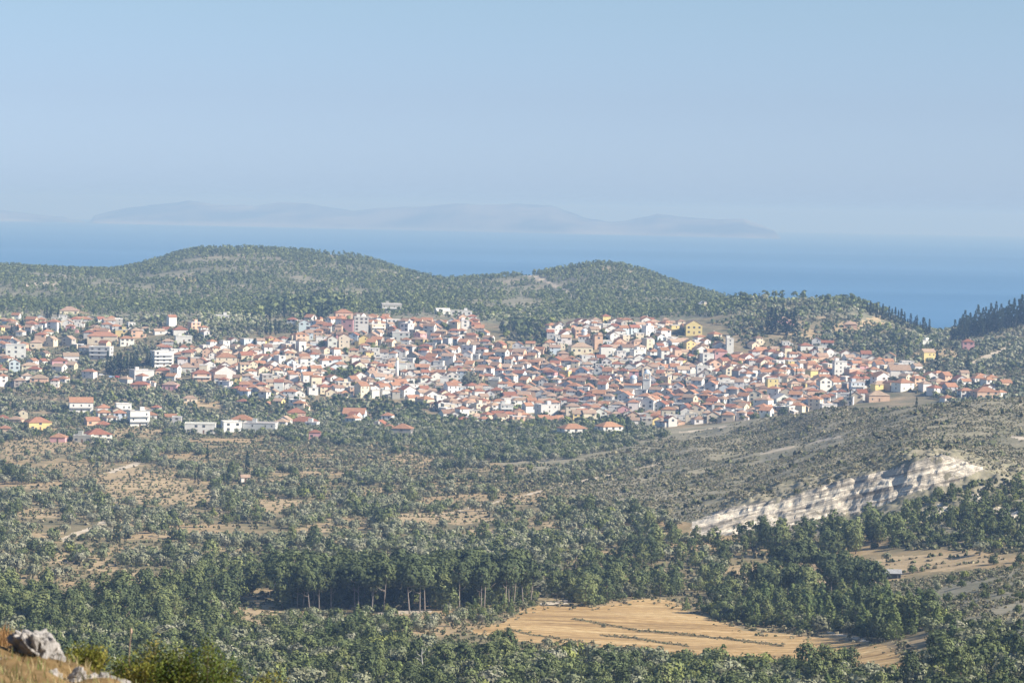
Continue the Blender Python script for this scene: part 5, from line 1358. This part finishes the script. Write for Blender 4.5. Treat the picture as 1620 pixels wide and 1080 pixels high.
for L_, hw_ in BANKS:
    for (xa, ya), (xb, yb) in zip(L_[:-1], L_[1:]):
        n_ = int(abs(xb - xa) / 2.2)
        for q_ in range(n_):
            u_ = (q_ + trng.random()) / n_
            p_ = hit(xa + (xb - xa) * u_, ya + (yb - ya) * u_ + trng.normal() * 1.1, 650.0)
            SB.append((p_[0], p_[1], p_[2], trng.uniform(.25, .7), trng.integers(3)))
for q_ in range(420):       # weeds and stubble clumps along the field's ragged margin
    k_ = trng.integers(len(FIELD)); (xa, ya), (xb, yb) = FIELD[k_], FIELD[(k_ + 1) % len(FIELD)]
    u_ = trng.random()
    p_ = hit(xa + (xb - xa) * u_ + trng.normal() * 8, ya + (yb - ya) * u_ + trng.normal() * 3.5, 600.0)
    SB.append((p_[0], p_[1], p_[2], trng.uniform(.3, 1.1), trng.integers(3)))
SBa = np.array(SB)
bt = tz_ = None
P_ = SBa[:, :3].copy(); H_ = SBa[:, 3]; K_ = np.full(len(SBa), 'bush')
C_ = np.array([HUES['bush'][int(k)][0] for k in SBa[:, 4]]) * trng.uniform(.75, 1.25, len(SBa))[:, None]
VAR = trng.integers(0, 5, len(SBa))
L_ = np.where(np.hypot(P_[:, 0], P_[:, 1]) < 1000, 'far', 'tiny')
merged('scrub', np.arange(len(SBa)), 'low grey green scrub covering the hillsides and clearings', P_, H_, K_, C_, L_)

# ------------------------------------------------------------------ the viewpoint's rocks, grass and bushes
frng = np.random.default_rng(3)
def rock_mesh(seed, sx, sy, sz):
    import bmesh
    bm = bmesh.new()
    bmesh.ops.create_icosphere(bm, subdivisions=5, radius=1.0)
    V = np.array([v.co[:] for v in bm.verts]); F_ = [tuple(v.index for v in f.verts) for f in bm.faces]
    bm.free()
    r = np.random.default_rng(seed)
    # facets: push every vertex back behind a few cutting planes, then roughen
    for _ in range(22):
        n = r.normal(size=3); n /= np.linalg.norm(n); dcut = r.uniform(.5, .95)
        t = V @ n - dcut
        V -= np.maximum(t, 0)[:, None] * n * .92
    a = fbm(V[:, 0] + seed, V[:, 1] + V[:, 2] * 1.3, .5, 4, 2.0); b = fbm(V[:, 2] + seed, V[:, 0] * 1.2 - V[:, 1], .16, 3, 3.0)
    c3 = np.abs(2 * fbm(V[:, 0] * .8 + seed, V[:, 2] + V[:, 1] * .6, .33, 3, 6.0) - 1)
    V *= (1 + .5 * (a - .5) + .26 * (b - .5) - .30 * np.exp(-(c3 / .10) ** 2))[:, None]
    return np_mesh('rock', V * np.array([sx, sy, sz]), F_, M['rock'], None, None, False)
def fore_at(px, py, d):
    x = d * math.sin(float(az_of(float(px), float(py)))); y = d * math.cos(float(az_of(float(px), float(py))))
    return np.array([x, y, float(z_at(float(px), float(py), d))])
k30 = 29.0 / F_PX
for px, py, wp, hp, rz, seed, lab in ((64, 1034, 88, 118, 2.6, 4, 'largest grey limestone boulder, sloping, behind dry grass'), (168, 1090, 72, 44, .2, 9, 'low rounded grey boulder beside the green bush'), (84, 1078, 40, 44, 1.0, 15, 'small pale boulder in front of the largest boulder'), (30, 1082, 50, 40, 1.9, 23, 'half buried grey boulder in the dry grass'), (122, 1074, 44, 34, .8, 31, 'flat grey boulder between the small pale boulder and the bushes'), (8, 1058, 34, 34, 2.2, 37, 'dark little boulder just left of the largest boulder')):
    d = 28.2 if hp > 60 else 27.6
    o = link('boulder', rock_mesh(seed, wp * k30 * .56, wp * k30 * .5, hp * k30 * .56), None, fore_at(px, py, d), 0, None, (.37, .35, .33))
    o.rotation_euler = (frng.uniform(-.1, .1), .16 if hp > 60 else .1, rz)
    tag(o, lab, 'boulder', 'limestone boulders at the viewpoint')

def blades(n, region, hrange, cols, wid, seed):
    """curved grass blades, three quads each"""
    r = np.random.default_rng(seed)
    px = []; out_v = []; out_t = []
    while len(out_v) < n:
        x, y, d = region(r)
        z = float(height(x, y))
        h = r.uniform(*hrange); a = r.uniform(0, 6.28); ln = r.uniform(.1, .55) * h
        w = wid * r.uniform(.6, 1.3)
        side = np.array([math.cos(a + 1.57), math.sin(a + 1.57), 0]) * w
        pts = [np.array([x + math.cos(a) * ln * t * t, y + math.sin(a) * ln * t * t, z - .03 + h * t * (1 - .15 * t)]) for t in (0, .4, .75, 1)]
        ws = [1, .9, .6, .15]
        q = [(pts[i] - side * ws[i], pts[i] + side * ws[i], pts[i + 1] + side * ws[i + 1], pts[i + 1] - side * ws[i + 1]) for i in range(3)]
        out_v.append(q)
        c = np.array(cols[r.integers(len(cols))]) * r.uniform(.75, 1.25)
        out_t.append(np.tile(c, (12, 1)))
    V = np.array(out_v).reshape(-1, 3)
    return V, np.concatenate(out_t)
def reg_grass(r):
    d = r.uniform(24, 32.5); px = r.uniform(-330, 330 if r.random() < .7 else 420)
    a = float(az_of(px, 1040.0)); return d * math.sin(a), d * math.cos(a), d
def reg_tuft(r):
    d = r.uniform(28.8, 31); px = r.choice([4, 14, -40, 245, -120, -200, 24]) + r.normal() * 11
    a = float(az_of(px, 1040.0)); return d * math.sin(a), d * math.cos(a), d
V1, T1 = blades(9000, reg_grass, (.04, .17), [(.30, .23, .12), (.40, .32, .19), (.22, .15, .08), (.19, .20, .08), (.16, .19, .06), (.32, .24, .13)], .0045, 1)
V2, T2 = blades(2200, reg_tuft, (.12, .30), [(.34, .19, .08), (.42, .27, .13), (.24, .14, .07)], .0045, 2)
o = link('dry_grass', np_mesh('dry_grass', np.concatenate([V1, V2]), np.arange(len(V1) + len(V2)).reshape(-1, 4), M['leaf'], np.concatenate([T1, T2])))
tag(o, 'rust and straw coloured dry grass round the boulders', 'grass', None, 'stuff')
def fbush(px, py, wp, ptop, cols, seed, lab, d=30.0):
    r = np.random.default_rng(seed)
    P = fore_at(px, py, d)
    k = d / F_PX
    P[2] = min(P[2], float(height(P[0], P[1])))
    t = root_at('green_bush', P)
    w, h = wp * k / 2, float(z_at(float(px), float(ptop), d)) - P[2] + .02
    b = MB(); n = 26
    tips = []
    for _ in range(n):
        a = r.uniform(0, 6.28); q = r.uniform(.1, 1) ** .6; hh = h * (1.05 - .5 * q * q) * r.uniform(.75, 1.05)
        e = np.array([math.cos(a) * w * q, math.sin(a) * w * q, hh]); tips.append(e)
        b.tube([(0, 0, -.08), e * np.array([.55, .55, .5]), e], [.006, .004, .002], 4)
    link('stems', b.mesh('stems', M['bark']), t, None, 0, None, (.16, .12, .07))
    m_ = 170
    tips = np.array(tips)
    ti = np.repeat(np.arange(n), m_)
    f = r.uniform(.35, 1.04, len(ti))[:, None]
    C = tips[ti] * np.concatenate([f, f, f ** .9], 1) + r.normal(size=(len(ti), 3)) * np.array([.05, .05, .035])
    nr = r.normal(size=(len(ti), 3)) + np.array([0, 0, .8]); nr /= np.linalg.norm(nr, axis=1)[:, None]
    a_ = np.cross(nr, r.normal(size=(len(ti), 3))); a_ /= np.linalg.norm(a_, axis=1)[:, None]; b_ = np.cross(nr, a_)
    s = r.uniform(.010, .021, len(ti))[:, None]
    Q = np.stack([C - a_ * s, C - b_ * s * .45, C + a_ * s, C + b_ * s * .45], 1).reshape(-1, 3)
    cc = np.array(cols)[r.integers(len(cols), size=n)][ti] * r.uniform(.7, 1.3, len(ti))[:, None]
    link('foliage', np_mesh('foliage', Q, np.arange(len(Q)).reshape(-1, 4), M['leaf'], np.repeat(cc, 4, 0)), t)
    tag(t, lab, 'bush', 'bushes at the viewpoint')
GR = [(.085, .115, .022), (.12, .14, .03), (.06, .085, .02)]; YG = [(.20, .19, .04), (.26, .22, .06), (.13, .14, .03)]
fbush(325, 1092, 125, 1018, GR, 1, 'dense dark green bush at the right end of the viewpoint')
fbush(232, 1070, 110, 1022, GR + YG, 2, 'yellow-green bush between the two grey boulders')
fbush(135, 1062, 90, 1022, YG, 3, 'yellowing low bush just right of the largest boulder')
fbush(280, 1075, 70, 1030, YG + GR, 4, 'browning bush behind the dense dark green bush')
fbush(430, 1108, 110, 1058, YG, 5, 'low pale green bush beyond the dense dark green bush')
# a dry flower stalk standing behind the boulder
P = fore_at(204, 1035, 31.0)
t = tag(root_at('dry_stalk', P), 'tall dry stalk with a seed head behind the bushes', 'plant')
link('stem', MB().tube([(0, 0, -.1), (.01, 0, .12), (.02, 0, .22)], [.005, .004, .003], 5).mesh('stem', M['bark']), t, None, 0, None, (.42, .30, .2))
link('seed_head', MB().lathe([(.005, .215), (.011, .23), (.010, .25), (.003, .27)], 8, (.02, 0)).mesh('seed_head', M['bark']), t, None, 0, None, (.6, .42, .3))
# the bleached snag standing in the thicket
P = hit(667, 1070, 560.0)
t = tag(root_at('dead_tree', P), 'bleached bare dead tree rising from the dark thicket', 'dead tree')
link('trunk', MB().tube([(0, 0, -.5), (.15, 0, 2.6), (-.1, 0, 4.8), (.1, 0, 6.6)], [.16, .13, .09, .03], 6).mesh('trunk', M['bark']), t, None, 0, None, (.62, .58, .52))
for e in ((( .1, 0, 3.2), (-1.0, .2, 4.0), (-1.5, .2, 4.2)), ((-.05, 0, 4.4), (-.9, .1, 4.9), (-1.2, 0, 5.7)), ((0, 0, 5.0), (.6, 0, 5.7), (.8, .1, 6.3))):
    link('branch', MB().tube(e, [.07, .05, .02], 5).mesh('branch', M['bark']), t, None, 0, None, (.62, .58, .52))
